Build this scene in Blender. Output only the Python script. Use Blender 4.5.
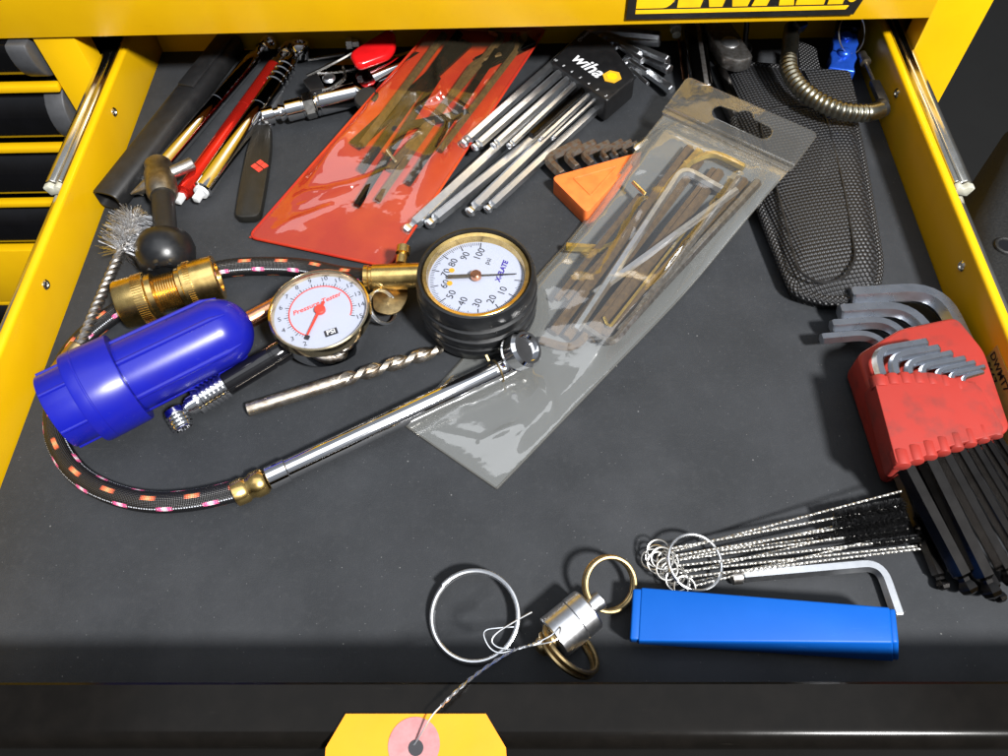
import bpy, bmesh, math, random
from mathutils import Vector, Matrix, noise
random.seed(7)
V = Vector
R = math.radians
for o in list(bpy.data.objects): bpy.data.objects.remove(o)
scene = bpy.context.scene
COL = scene.collection

# ------------------------------------------------------------------ camera
F, PITCH, YAW, ROLL = 776.4, 1.017296, 0.048177, -0.051935
CAMP = V((0.0140, 0.0, 0.371))
def cam_axes():
    cp, sp = math.cos(PITCH), math.sin(PITCH)
    f = V((0, cp, -sp)); u = V((0, sp, cp)); x = V((1, 0, 0))
    cr, sr = math.cos(ROLL), math.sin(ROLL)
    x, u = cr*x + sr*u, -sr*x + cr*u
    Z = Matrix.Rotation(YAW, 3, 'Z')
    return Z @ x, Z @ u, Z @ f
CX, CU, CF = cam_axes()
cd = bpy.data.cameras.new('camera'); cam = bpy.data.objects.new('camera', cd); COL.objects.link(cam)
cd.sensor_width = 36; cd.lens = F/1008*36; cd.clip_start = .01; cd.clip_end = 60
cam.matrix_world = Matrix(((CX.x, CU.x, -CF.x, CAMP.x), (CX.y, CU.y, -CF.y, CAMP.y), (CX.z, CU.z, -CF.z, CAMP.z), (0, 0, 0, 1)))
scene.camera = cam

# ------------------------------------------------------------------ room light
w = bpy.data.worlds.new('World'); scene.world = w; w.use_nodes = True
nt = w.node_tree; bg = nt.nodes['Background']
tc = nt.nodes.new('ShaderNodeTexCoord'); sx = nt.nodes.new('ShaderNodeSeparateXYZ'); rp = nt.nodes.new('ShaderNodeValToRGB')
nt.links.new(tc.outputs['Generated'], sx.inputs[0]); nt.links.new(sx.outputs['Z'], rp.inputs[0]); nt.links.new(rp.outputs[0], bg.inputs[0])
e = rp.color_ramp.elements
e[0].position = 0.0; e[0].color = (.12, .115, .11, 1)
e[1].position = .75; e[1].color = (.70, .76, .86, 1)
x = e.new(.35); x.color = (.34, .345, .36, 1)
bg.inputs[1].default_value = .42
def lamp(name, loc, target, size, power, col, size_y=None):
    l = bpy.data.lights.new(name, 'AREA'); l.energy = power; l.color = col; l.size = size
    l.shape = 'DISK'
    if size_y: l.shape = 'RECTANGLE'; l.size_y = size_y
    o = bpy.data.objects.new(name, l); COL.objects.link(o); o.location = loc
    o.rotation_euler = (V(target) - V(loc)).to_track_quat('-Z', 'Y').to_euler()
    return o
lamp('work_lamp', (.86, -.78, 1.62), (0, .28, 0), .24, 116, (1, .985, .965))
lamp('added_overhead_fill', (0, .05, 2.1), (0, .05, 0), 2.2, 19, (.93, .96, 1), 1.5)  # added soft fill overhead, gives the metals something bright to reflect
scene.view_settings.view_transform = 'Standard'; scene.view_settings.look = 'None'
scene.view_settings.exposure = 0; scene.view_settings.gamma = 1
scene.render.engine = 'CYCLES'
scene.cycles.transparent_max_bounces = 24; scene.cycles.max_bounces = 12; scene.cycles.glossy_bounces = 6
scene.cycles.caustics_reflective = False; scene.cycles.caustics_refractive = False

# ------------------------------------------------------------------ measuring: a sight line of the photograph met with a real plane
def ray(u, v): return CX*((u-504)/F) + CU*((378-v)/F) + CF
def P(u, v, z=0.0):
    d = ray(u, v); return CAMP + d*((z-CAMP.z)/d.z)
def PX(u, v, x):
    d = ray(u, v); return CAMP + d*((x-CAMP.x)/d.x)
def PY(u, v, y):
    d = ray(u, v); return CAMP + d*((y-CAMP.y)/d.y)
def mm(u, v, z, px): return (P(u, v, z)-CAMP).dot(CF)/F*px

# ------------------------------------------------------------------ mesh helpers
class G:
    def __init__(s): s.v = []; s.f = []; s.uv = {}
    def add(s, vs, fs, uvs=None):
        n = len(s.v); s.v += [V(p) for p in vs]
        for i, f in enumerate(fs):
            if uvs: s.uv[len(s.f)] = uvs[i]
            s.f.append([n+j for j in f])
def frames(pts, up=None, closed=False):
    n = len(pts); T = []
    for i in range(n):
        a = pts[(i-1) % n] if (closed or i > 0) else pts[i]
        b = pts[(i+1) % n] if (closed or i < n-1) else pts[i]
        T.append((b-a).normalized())
    up = V(up) if up else V((0, 0, 1))
    if abs(T[0].dot(up)) > .98: up = V((0, 1, 0)) if abs(T[0].y) < .9 else V((1, 0, 0))
    s = T[0].cross(up).normalized(); out = []
    for t in T:
        s = (s - t*s.dot(t)).normalized(); out.append((s, s.cross(t).normalized()))
    return out
def tube(g, pts, r, n=12, cap=True, up=None, closed=False, uv=False, prof=None, phase=0.0):
    pts = [V(p) for p in pts]; m = len(pts)
    rr = r if isinstance(r, (list, tuple)) else [r]*m
    fr = frames(pts, up, closed)
    if prof is None: prof = [(math.cos(phase+2*math.pi*k/n), math.sin(phase+2*math.pi*k/n)) for k in range(n)]
    n = len(prof); vs = []; L = [0]
    for i in range(m):
        if i: L.append(L[-1]+(pts[i]-pts[i-1]).length)
        s, u = fr[i]
        vs += [pts[i] + s*(a*rr[i]) + u*(b*rr[i]) for a, b in prof]
    fs = []; uvs = []
    for i in range(m if closed else m-1):
        j = (i+1) % m
        for k in range(n):
            k2 = (k+1) % n
            fs.append((i*n+k, i*n+k2, j*n+k2, j*n+k))
            uvs.append(((k/n, L[i]), ((k+1)/n, L[i]), ((k+1)/n, L[j]), (k/n, L[j])))
    if cap and not closed:
        fs.append(tuple(range(n-1, -1, -1))); fs.append(tuple((m-1)*n+k for k in range(n)))
        uvs += [[(0, 0)]*n, [(0, L[-1])]*n]
    g.add(vs, fs, uvs if uv else None)
def fillet(pts, rad, seg=6):
    pts = [V(p) for p in pts]; out = [pts[0]]
    for i in range(1, len(pts)-1):
        a, b, c = pts[i-1], pts[i], pts[i+1]
        d1, d2 = (a-b), (c-b); r = min(rad, d1.length*.49, d2.length*.49)
        p, q = b+d1.normalized()*r, b+d2.normalized()*r
        for k in range(seg+1):
            t = k/seg; out.append(p*(1-t)**2 + b*2*t*(1-t) + q*t*t)
    out.append(pts[-1]); return out
def smooth_path(pts, seg=8):
    pts = [V(p) for p in pts]; q = [pts[0]*2-pts[1]] + pts + [pts[-1]*2-pts[-2]]; out = []
    for i in range(1, len(q)-2):
        for k in range(seg):
            t = k/seg; a, b, c, d = q[i-1], q[i], q[i+1], q[i+2]
            out.append(.5*((2*b)+(c-a)*t+(2*a-5*b+4*c-d)*t*t+(3*b-a-3*c+d)*t**3))
    out.append(pts[-1]); return out
def lathe(g, A, axis, prof, n=32, up=None, uv=False, cap=True):
    A = V(A); d = V(axis).normalized()
    tube_pts = [A + d*t for t, r in prof]
    s, u = frames([A, A+d], up)[0]
    vs = []; fs = []; uvs = []
    for t, r in prof:
        vs += [A+d*t + (s*math.cos(2*math.pi*k/n)+u*math.sin(2*math.pi*k/n))*max(r, 1e-5) for k in range(n)]
    for i in range(len(prof)-1):
        for k in range(n):
            k2 = (k+1) % n; fs.append((i*n+k, i*n+k2, (i+1)*n+k2, (i+1)*n+k))
            uvs.append(((k/n, prof[i][0]), ((k+1)/n, prof[i][0]), ((k+1)/n, prof[i+1][0]), (k/n, prof[i+1][0])))
    if cap: fs.append(tuple(range(n-1, -1, -1))); fs.append(tuple((len(prof)-1)*n+k for k in range(n))); uvs += [[(0, 0)]*n]*2
    g.add(vs, fs, uvs if uv else None)
def frame_box(g, c, ax, ay, az):
    """box about c, half vectors ax, ay, az"""
    c = V(c); vs = [c+ax*i+ay*j+az*k for i in (-1, 1) for j in (-1, 1) for k in (-1, 1)]
    g.add(vs, [(0, 1, 3, 2), (4, 6, 7, 5), (0, 4, 5, 1), (2, 3, 7, 6), (0, 2, 6, 4), (1, 5, 7, 3)])
def box(g, x0, x1, y0, y1, z0, z1):
    frame_box(g, ((x0+x1)/2, (y0+y1)/2, (z0+z1)/2), V(((x1-x0)/2, 0, 0)), V((0, (y1-y0)/2, 0)), V((0, 0, (z1-z0)/2)))
def bar(g, A, B, wid, hei, up=(0, 0, 1)):
    A, B = V(A), V(B); d = B-A; s = d.cross(V(up)).normalized(); u = s.cross(d).normalized()
    frame_box(g, (A+B)/2, d/2, s*(wid/2), u*(hei/2))
def prism(g, poly, ext):
    n = len(poly); ext = V(ext); vs = [V(p) for p in poly]+[V(p)+ext for p in poly]
    fs = [tuple(range(n-1, -1, -1)), tuple(range(n, 2*n))]+[(k, (k+1) % n, n+(k+1) % n, n+k) for k in range(n)]
    g.add(vs, fs)
def closed_fillet(pts, rad, seg=5):
    pts = [V(p) for p in pts]; n = len(pts); out = []
    for i in range(n):
        a, b, c = pts[i-1], pts[i], pts[(i+1) % n]; d1, d2 = a-b, c-b
        rr = rad[i] if isinstance(rad, (list, tuple)) else rad
        r = min(rr, d1.length*.45, d2.length*.45); p, q = b+d1.normalized()*r, b+d2.normalized()*r
        for k in range(seg+1):
            t = k/seg; out.append(p*(1-t)**2+b*2*t*(1-t)+q*t*t)
    return out
def ring(g, c, nrm, Rr, r, turns=1.0, pitch=0.0, n=8, seg=48, start=0.0):
    c = V(c); nrm = V(nrm).normalized(); a = nrm.orthogonal().normalized(); b = nrm.cross(a)
    k = int(seg*turns); closed = turns == 1.0
    pts = [c + (a*math.cos(start+2*math.pi*i/seg)+b*math.sin(start+2*math.pi*i/seg))*Rr + nrm*(pitch*(i/seg-turns/2)) for i in range(k if closed else k+1)]
    tube(g, pts, r, n, closed=closed, up=nrm)
def ellipsoid(g, c, rx, ry, rz, n=20, m=12):
    vs = []; fs = []; c = V(c)
    for i in range(m+1):
        th = math.pi*i/m
        for k in range(n):
            ph = 2*math.pi*k/n; vs.append(c+V((rx*max(math.sin(th), 1e-4)*math.cos(ph), ry*max(math.sin(th), 1e-4)*math.sin(ph), rz*math.cos(th))))
    for i in range(m):
        for k in range(n):
            k2 = (k+1) % n; fs.append((i*n+k, (i+1)*n+k, (i+1)*n+k2, i*n+k2))
    g.add(vs, fs)
def twisted(g, A, B, r, pitch, n=5, per=8, strands=2):
    A, B = V(A), V(B); d = (B-A); L = d.length; d.normalize(); s = d.orthogonal().normalized(); u = d.cross(s)
    N = max(6, int(L/pitch*per))
    for k in range(strands):
        tube(g, [A+d*(L*i/N)+(s*math.cos(2*math.pi*(i/per+k/strands))+u*math.sin(2*math.pi*(i/per+k/strands)))*r for i in range(N+1)], r*1.03, n)
def bristle(g, A, B, r):
    A, B = V(A), V(B); d = (B-A).normalized(); s = d.orthogonal().normalized(); u = d.cross(s)
    o = [s, s*-.5+u*.866, s*-.5-u*.866]
    g.add([A+q*r for q in o]+[B+q*r*.8 for q in o], [(0, 1, 4, 3), (1, 2, 5, 4), (2, 0, 3, 5), (3, 4, 5)])
def put_text(g, s, size, org, xd, yd, align='CENTER', bold=0.0, stretch=1.0, shear=0.0):
    cu = bpy.data.curves.new('t', 'FONT'); cu.body = s; cu.size = 1; cu.align_x = align; cu.align_y = 'CENTER'
    cu.offset = bold; cu.shear = shear; cu.resolution_u = 3
    o = bpy.data.objects.new('t', cu); COL.objects.link(o)
    dg = bpy.context.evaluated_depsgraph_get(); ev = o.evaluated_get(dg); me = ev.to_mesh()
    org, xd, yd = V(org), V(xd).normalized(), V(yd).normalized()
    g.add([org+xd*(p.co.x*size*stretch)+yd*(p.co.y*size) for p in me.vertices], [tuple(p.vertices) for p in me.polygons])
    ev.to_mesh_clear(); bpy.data.objects.remove(o); bpy.data.curves.remove(cu)
def put_outline(g, loops, org, xd, yd, nd, thick):
    """filled 2-D outline (first loop) with holes, given real thickness"""
    cu = bpy.data.curves.new('t', 'CURVE'); cu.dimensions = '2D'; cu.fill_mode = 'BOTH'; cu.extrude = thick/2
    for lp in loops:
        sp = cu.splines.new('POLY'); sp.points.add(len(lp)-1); sp.use_cyclic_u = True
        for p, q in zip(sp.points, lp): p.co = (q[0], q[1], 0, 1)
    o = bpy.data.objects.new('t', cu); COL.objects.link(o)
    dg = bpy.context.evaluated_depsgraph_get(); ev = o.evaluated_get(dg); me = ev.to_mesh()
    org = V(org)
    g.add([org+V(xd)*p.co.x+V(yd)*p.co.y+V(nd)*p.co.z for p in me.vertices], [tuple(p.vertices) for p in me.polygons])
    ev.to_mesh_clear(); bpy.data.objects.remove(o); bpy.data.curves.remove(cu)

def mesh_object(name, g, mat, base, parent=None, bevel=0, seg=2, sharp=35, flat=False, upn=False):
    me = bpy.data.meshes.new(name)
    off = V((0, 0, 0)) if base is None else V(base)
    me.from_pydata([p-off for p in g.v], [], g.f); me.update()
    if g.uv:
        uvl = me.uv_layers.new(name='uv')
        for i, p in enumerate(me.polygons):
            u = g.uv.get(i)
            if u:
                for li, q in zip(p.loop_indices, u): uvl.data[li].uv = q
    bm = bmesh.new(); bm.from_mesh(me)
    if bevel:
        bmesh.ops.remove_doubles(bm, verts=bm.verts, dist=1e-6)
        ed = [e for e in bm.edges if len(e.link_faces) == 2 and e.calc_face_angle(0) > R(30)]
        bmesh.ops.bevel(bm, geom=ed, offset=bevel, segments=seg, profile=.5, affect='EDGES', clamp_overlap=True)
    if upn:
        for f in bm.faces:
            f.normal_update()
            if f.normal.z < 0: f.normal_flip()
    else: bmesh.ops.recalc_face_normals(bm, faces=bm.faces)
    bm.to_mesh(me); bm.free()
    if not flat:
        me.polygons.foreach_set('use_smooth', [True]*len(me.polygons)); me.set_sharp_from_angle(angle=R(sharp))
    me.materials.append(mat)
    o = bpy.data.objects.new(name, me); COL.objects.link(o)
    if parent: o.parent = parent
    elif base is not None: o.location = base
    return o
def thing(name, label, cat, base, group=None):
    o = bpy.data.objects.new(name, None); COL.objects.link(o); o.location = base; o.empty_display_size = .01
    o['label'] = label; o['category'] = cat
    if group: o['group'] = group
    o['_b'] = 0; del o['_b']
    return o
def root_of(o):
    while o.parent: o = o.parent
    return o
def part(par, name, g, mat, label=None, **k):
    o = mesh_object(name, g, mat, root_of(par).location, par, **k)
    if label: o['label'] = label
    return o
def single(name, g, mat, label, cat, base, group=None, **k):
    o = mesh_object(name, g, mat, base, None, **k); o['label'] = label; o['category'] = cat
    if group: o['group'] = group
    return o
def structure(name, g, mat, **k):
    o = mesh_object(name, g, mat, (0, 0, 0), None, **k); o['kind'] = 'structure'; return o

# ------------------------------------------------------------------ materials
class N:
    def __init__(s, name):
        s.m = bpy.data.materials.new(name); s.m.use_nodes = True; s.t = s.m.node_tree; s.t.nodes.clear()
        s.out = s.n('ShaderNodeOutputMaterial')
    def n(s, t, **k):
        o = s.t.nodes.new(t)
        for a, b in k.items(): setattr(o, a, b)
        return o
    def l(s, a, b): s.t.links.new(a, b)
    def set(s, sock, v):
        if hasattr(v, 'links'): s.l(v, sock)
        else: sock.default_value = v
    def math(s, op, a, b=0.0, c=None):
        o = s.n('ShaderNodeMath', operation=op); s.set(o.inputs[0], a); s.set(o.inputs[1], b)
        if c is not None: s.set(o.inputs[2], c)
        return o.outputs[0]
    def mix(s, f, a, b):
        o = s.n('ShaderNodeMix', data_type='RGBA'); s.set(o.inputs['Factor'], f)
        s.set(o.inputs[6], a if hasattr(a, 'links') else (*a, 1)); s.set(o.inputs[7], b if hasattr(b, 'links') else (*b, 1)); return o.outputs[2]
    def noise(s, scale, detail=3, rough=.55, vec=None):
        o = s.n('ShaderNodeTexNoise'); o.inputs['Scale'].default_value = scale; o.inputs['Detail'].default_value = detail; o.inputs['Roughness'].default_value = rough
        s.l(vec if vec else s.coord(), o.inputs['Vector']); return o.outputs['Fac']
    def coord(s, w='Object'):
        if not hasattr(s, '_c'): s._c = s.n('ShaderNodeTexCoord')
        return s._c.outputs[w]
    def ramp(s, f, a, b):
        o = s.n('ShaderNodeMapRange'); s.l(f, o.inputs[0]); o.inputs[1].default_value = a; o.inputs[2].default_value = b; return o.outputs[0]
    def bump(s, h, strength, dist):
        o = s.n('ShaderNodeBump'); o.inputs['Strength'].default_value = strength; o.inputs['Distance'].default_value = dist; s.l(h, o.inputs['Height']); return o.outputs[0]
    def bsdf(s, col, rough, metal=0.0, normal=None, spec=.5, coat=0.0, trans=0.0, sub=0.0):
        b = s.n('ShaderNodeBsdfPrincipled'); s.set(b.inputs['Base Color'], col if hasattr(col, 'links') else (*col, 1))
        s.set(b.inputs['Roughness'], rough); s.set(b.inputs['Metallic'], metal); b.inputs['Specular IOR Level'].default_value = spec
        b.inputs['Coat Weight'].default_value = coat; b.inputs['Transmission Weight'].default_value = trans
        if normal: s.l(normal, b.inputs['Normal'])
        return b.outputs[0]
    def done(s, sh): s.l(sh, s.out.inputs[0]); return s.m
def pm(name, col, rough, metal=0, col2=None, vs=120, lo=.4, hi=.7, rv=.12, bump=0, bs=900, bd=.0002, spec=.5, coat=0, scuff=None):
    """plain procedural surface: two base tones mixed by noise, roughness that varies, fine relief"""
    k = N(name); n1 = k.noise(vs, 2 if metal > .5 else 4)
    c = k.mix(k.ramp(n1, lo, hi), col, col2 if col2 else tuple(x*.8 for x in col))
    r = k.math('ADD', rough, k.math('MULTIPLY', k.math('SUBTRACT', k.noise(vs*1.3, 2), .5), rv*2*(.45 if metal > .5 else 1)))
    if scuff:
        mp = k.n('ShaderNodeMapping'); mp.inputs['Rotation'].default_value = (0, 0, .7); mp.inputs['Scale'].default_value = (1, 14, 6); k.l(k.coord(), mp.inputs[0])
        sc_ = k.math('MULTIPLY', k.ramp(k.noise(60, 6, .7, mp.outputs[0]), .62, .72), k.ramp(k.noise(22, 3), .48, .62))
        c = k.mix(k.math('MULTIPLY', sc_, scuff[1]), c, scuff[0])
    nm = k.bump(k.noise(min(bs, 600), 2), bump, bd*.5) if bump and metal < .5 else None
    return k.done(k.bsdf(c, r, metal, nm, spec, coat))
M = {}
M['yellow'] = pm('yellow_paint', (.66, .385, .002), .33, col2=(.62, .35, .002), vs=22, rv=.08, bump=.06, bs=600, bd=.0001, scuff=((.30, .16, .004), .35))
M['black_paint'] = pm('black_gloss_paint', (.004, .0035, .003), .17, col2=(.0055, .0047, .004), vs=90, rv=.03, spec=.10, scuff=((.018, .016, .013), .5))
M['black_metal'] = pm('black_anodised', (.003, .003, .0035), .14, col2=(.004, .004, .005), vs=60, rv=.04)
M['grey_plastic'] = pm('grey_plastic', (.055, .057, .062), .55, vs=200, bump=.2, bs=1800)
M['zinc'] = pm('bright_zinc', (.78, .76, .70), .17, 1, col2=(.66, .63, .55), vs=60, rv=.08)
M['cream'] = pm('cream_plastic', (.42, .42, .35), .5, col2=(.32, .32, .26), vs=300)
M['chrome'] = pm('chrome', (.80, .80, .81), .06, 1, col2=(.74, .74, .75), vs=250, rv=.04, bump=.03, bs=500)
M['worn_chrome'] = pm('worn_chrome', (.66, .64, .60), .20, 1, col2=(.42, .38, .33), vs=300, lo=.55, hi=.8, rv=.12, bump=.1, bs=1200)
M['satin'] = pm('satin_steel', (.80, .82, .85), .30, 1, col2=(.74, .76, .79), vs=220, rv=.10, bump=.06, bs=1500)
M['aluminium'] = pm('machined_aluminium', (.72, .73, .75), .30, 1, col2=(.62, .62, .63), vs=400, rv=.10, bump=.1, bs=2500)
M['wire'] = pm('wire_steel', (.66, .65, .62), .38, 1, col2=(.52, .50, .46), vs=200, rv=.05)
M['dull_steel'] = pm('dull_steel', (.34, .33, .32), .42, 1, col2=(.22, .20, .18), vs=350, rv=.15, bump=.25, bs=1200)
M['black_oxide'] = pm('black_oxide', (.060, .057, .055), .22, 1, col2=(.048, .045, .043), vs=120, rv=.06, bump=.12, bs=1500)
M['rusty'] = pm('rusty_steel', (.13, .115, .10), .48, .75, col2=(.12, .070, .042), vs=300, lo=.42, hi=.62, rv=.15, bump=.5, bs=1300)
M['brown_steel'] = pm('brown_oxide_steel', (.13, .085, .042), .40, .35, col2=(.075, .05, .03), vs=300, rv=.15, bump=.25, bs=1300)
M['gold_steel'] = pm('yellowed_steel', (.55, .40, .10), .38, .85, col2=(.34, .25, .08), vs=200, rv=.12)
M['brass'] = pm('brass', (.74, .52, .19), .26, 1, col2=(.55, .37, .13), vs=200, rv=.12, bump=.12, bs=1200)
M['old_brass'] = pm('tarnished_brass', (.50, .37, .18), .36, 1, col2=(.33, .24, .12), vs=300, rv=.15, bump=.2, bs=1200)
M['bronze'] = pm('dark_bronze', (.27, .24, .19), .42, 1, col2=(.19, .165, .13), vs=300, rv=.15, bump=.3, bs=1200)
M['copper'] = pm('copper', (.80, .36, .20), .25, 1, vs=300)
M['drill'] = pm('drill_steel', (.55, .50, .43), .30, 1, col2=(.36, .29, .22), vs=260, lo=.42, hi=.68, rv=.18, bump=.15, bs=1500)
M['blue_plastic'] = pm('blue_plastic', (.006, .009, .255), .30, col2=(.009, .010, .235), vs=60, rv=.08, bump=.06, bs=500, spec=.38, scuff=((.10, .10, .35), .4))
M['blue_box'] = pm('blue_anodised', (.001, .068, .33), .46, col2=(.002, .074, .35), vs=40, rv=.06, spec=.22, scuff=((.06, .22, .55), .45))
M['blue_metal'] = pm('blue_anodised_metal', (.02, .10, .62), .24, .6, vs=200)
M['red_plastic'] = pm('red_plastic', (.28, .028, .021), .50, col2=(.17, .030, .025), vs=90, lo=.5, hi=.75, rv=.12, bump=.15, bs=900, spec=.28, scuff=((.12, .07, .06), .7))
M['red_gloss'] = pm('red_gloss', (.62, .008, .010), .14, vs=80, rv=.05)
M['red_metal'] = pm('red_anodised', (.62, .02, .012), .15, .75, col2=(.55, .02, .012), vs=120, rv=.05)
M['orange_plastic'] = pm('orange_plastic', (.78, .17, .035), .48, col2=(.66, .13, .028), vs=140, rv=.1, bump=.2, bs=900)
M['rubber'] = pm('black_rubber', (.006, .0065, .0075), .34, col2=(.009, .0095, .0105), vs=220, rv=.12, bump=.1, bs=1100)
M['matte_rubber'] = pm('matte_black_rubber', (.0065, .0065, .007), .5, col2=(.010, .010, .0105), vs=150, rv=.12, bump=.2, bs=900)
M['black_plastic'] = pm('black_plastic', (.006, .006, .0065), .38, col2=(.009, .009, .0095), vs=200, rv=.1, bump=.15, bs=1400)
M['gloss_black'] = pm('gloss_black', (.006, .006, .007), .09, vs=100, rv=.03)
M['dark_case'] = pm('dark_textured_plastic', (.006, .006, .006), .55, col2=(.012, .012, .011), vs=500, rv=.15, bump=.7, bs=700, bd=.0006)
M['concrete'] = pm('dark_concrete', (.006, .006, .0055), .85, vs=8, bump=.3, bs=80, bd=.002)
M['white_print'] = pm('white_print', (.75, .76, .78), .5, vs=50)
M['dial_white'] = pm('dial_white', (.40, .43, .53), .5, vs=50, col2=(.39, .42, .52))
M['black_print'] = pm('black_print', (.02, .02, .025), .5, vs=50)
M['purple_print'] = pm('violet_print', (.05, .03, .30), .5, vs=50)
M['red_print'] = pm('red_print', (.70, .05, .03), .5, vs=50)
M['yellow_print'] = pm('yellow_print', (.85, .50, .004), .45, vs=50)
M['amber_print'] = pm('amber_print', (.70, .36, .02), .45, vs=50)
M['white_plastic'] = pm('white_plastic', (.72, .73, .74), .4, vs=200)
M['tag_card'] = pm('yellow_tag_card', (.72, .255, .001), .75, col2=(.70, .24, .001), vs=60, bump=.1, bs=1500)
M['pink_paper'] = pm('pink_paper', (.40, .175, .18), .7, vs=300)
M['sticker'] = pm('clear_sticker', (.50, .37, .10), .4, vs=200)
M['nail_handle'] = pm('ribbed_black_handle', (.009, .0085, .007), .42, col2=(.013, .012, .010), vs=200, bump=.3, bs=800)

def liner_mat():
    k = N('foam_liner'); n1 = k.noise(22, 6, .62); n2 = k.noise(300, 5, .7); n3 = k.noise(1500, 2)
    c = k.mix(k.ramp(n1, .35, .7), (.0160, .0178, .0206), (.0240, .0262, .0300))
    c = k.mix(k.math('MULTIPLY', k.ramp(n2, .52, .75), .55), c, (.034, .036, .039))
    c = k.mix(k.math('MULTIPLY', k.ramp(k.noise(7, 7, .68), .50, .72), .45), c, (.046, .048, .052))
    mp = k.n('ShaderNodeMapping'); mp.inputs['Rotation'].default_value = (0, 0, 1.1); mp.inputs['Scale'].default_value = (1.0, 40, 1); k.l(k.coord(), mp.inputs[0])
    scr = k.math('MULTIPLY', k.ramp(k.noise(14, 5, .7, mp.outputs[0]), .66, .74), k.ramp(k.noise(9, 2), .5, .62))
    c = k.mix(k.math('MULTIPLY', scr, .35), c, (.075, .076, .078))
    vo = k.n('ShaderNodeTexVoronoi'); vo.inputs['Scale'].default_value = 210; k.l(k.coord(), vo.inputs['Vector'])
    wn = k.n('ShaderNodeSeparateColor'); k.l(vo.outputs['Color'], wn.inputs[0])
    sp = k.math('MULTIPLY', k.math('LESS_THAN', vo.outputs['Distance'], .09), k.math('GREATER_THAN', wn.outputs[0], .976))
    c = k.mix(k.math('MULTIPLY', sp, .25), c, (.38, .38, .37))
    vo2 = k.n('ShaderNodeTexVoronoi'); vo2.inputs['Scale'].default_value = 620; k.l(k.coord(), vo2.inputs['Vector'])
    wn2 = k.n('ShaderNodeSeparateColor'); k.l(vo2.outputs['Color'], wn2.inputs[0])
    sp2 = k.math('MULTIPLY', k.math('LESS_THAN', vo2.outputs['Distance'], .13), k.math('GREATER_THAN', wn2.outputs[1], .95))
    c = k.mix(k.math('MULTIPLY', sp2, .4), c, (.22, .22, .22))
    return k.done(k.bsdf(c, k.math('ADD', .62, k.math('MULTIPLY', n2, .25)), 0, k.bump(n3, .35, .0003), .30))
M['liner'] = liner_mat()
def weave_mat(name, pitch, base, hi):
    k = N(name); s = k.n('ShaderNodeSeparateXYZ'); k.l(k.coord('UV'), s.inputs[0])
    a = k.math('SINE', k.math('MULTIPLY', s.outputs[0], 2*math.pi/pitch)); b = k.math('SINE', k.math('MULTIPLY', s.outputs[1], 2*math.pi/pitch))
    h = k.math('MULTIPLY', a, b); f = k.ramp(h, .05, .8)
    c = k.mix(f, base, hi)
    return k.done(k.bsdf(c, .5, 0, k.bump(h, .8, .0006), .5))
M['nylon'] = weave_mat('nylon_weave', .0036, (.004, .004, .0045), (.036, .038, .043))
M['nylon_edge'] = weave_mat('nylon_binding', .0030, (.004, .004, .0045), (.030, .031, .034))
def hose_mat():
    k = N('braided_hose'); s = k.n('ShaderNodeSeparateXYZ'); k.l(k.coord('UV'), s.inputs[0]); u, v = s.outputs[0], s.outputs[1]
    u8 = k.math('MULTIPLY', u, 6.0); cell = k.math('FLOOR', u8); fr = k.math('ABSOLUTE', k.math('SUBTRACT', k.math('FRACT', u8), .5))
    odd = k.math('MODULO', cell, 2.0)
    zig = k.math('MULTIPLY', k.math('SINE', k.math('MULTIPLY', u, 2*math.pi*70)), .035)
    ph = k.math('FRACT', k.math('ADD', k.math('ADD', k.math('DIVIDE', v, .0225), k.math('MULTIPLY', cell, .37)), zig))
    tick = k.math('MULTIPLY', k.math('LESS_THAN', ph, .30), k.math('LESS_THAN', fr, .20))
    core = k.math('MULTIPLY', k.math('GREATER_THAN', ph, .10), k.math('LESS_THAN', ph, .20))
    dash = k.math('GREATER_THAN', k.math('FRACT', k.math('DIVIDE', v, .0013)), .42)
    line = k.math('MULTIPLY', k.math('MULTIPLY', k.math('LESS_THAN', fr, .06), dash), k.math('SUBTRACT', 1.0, odd))
    wv = k.math('MULTIPLY', k.math('SINE', k.math('ADD', k.math('MULTIPLY', v, 2*math.pi/.0017), k.math('MULTIPLY', u, 2*math.pi*20))), k.math('SINE', k.math('SUBTRACT', k.math('MULTIPLY', v, 2*math.pi/.0017), k.math('MULTIPLY', u, 2*math.pi*20))))
    c = k.mix(k.ramp(wv, -.5, 1), (.003, .003, .0035), (.010, .010, .012))
    c = k.mix(line, c, (.55, .57, .62))
    pink = k.mix(odd, (.80, .10, .28), (.72, .13, .05)); centre = k.mix(odd, (.75, .68, .70), (.42, .28, .12))
    c = k.mix(tick, c, k.mix(core, pink, centre))
    return k.done(k.bsdf(c, .38, 0, k.bump(wv, .5, .0004), .5))
M['hose'] = hose_mat()
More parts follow.
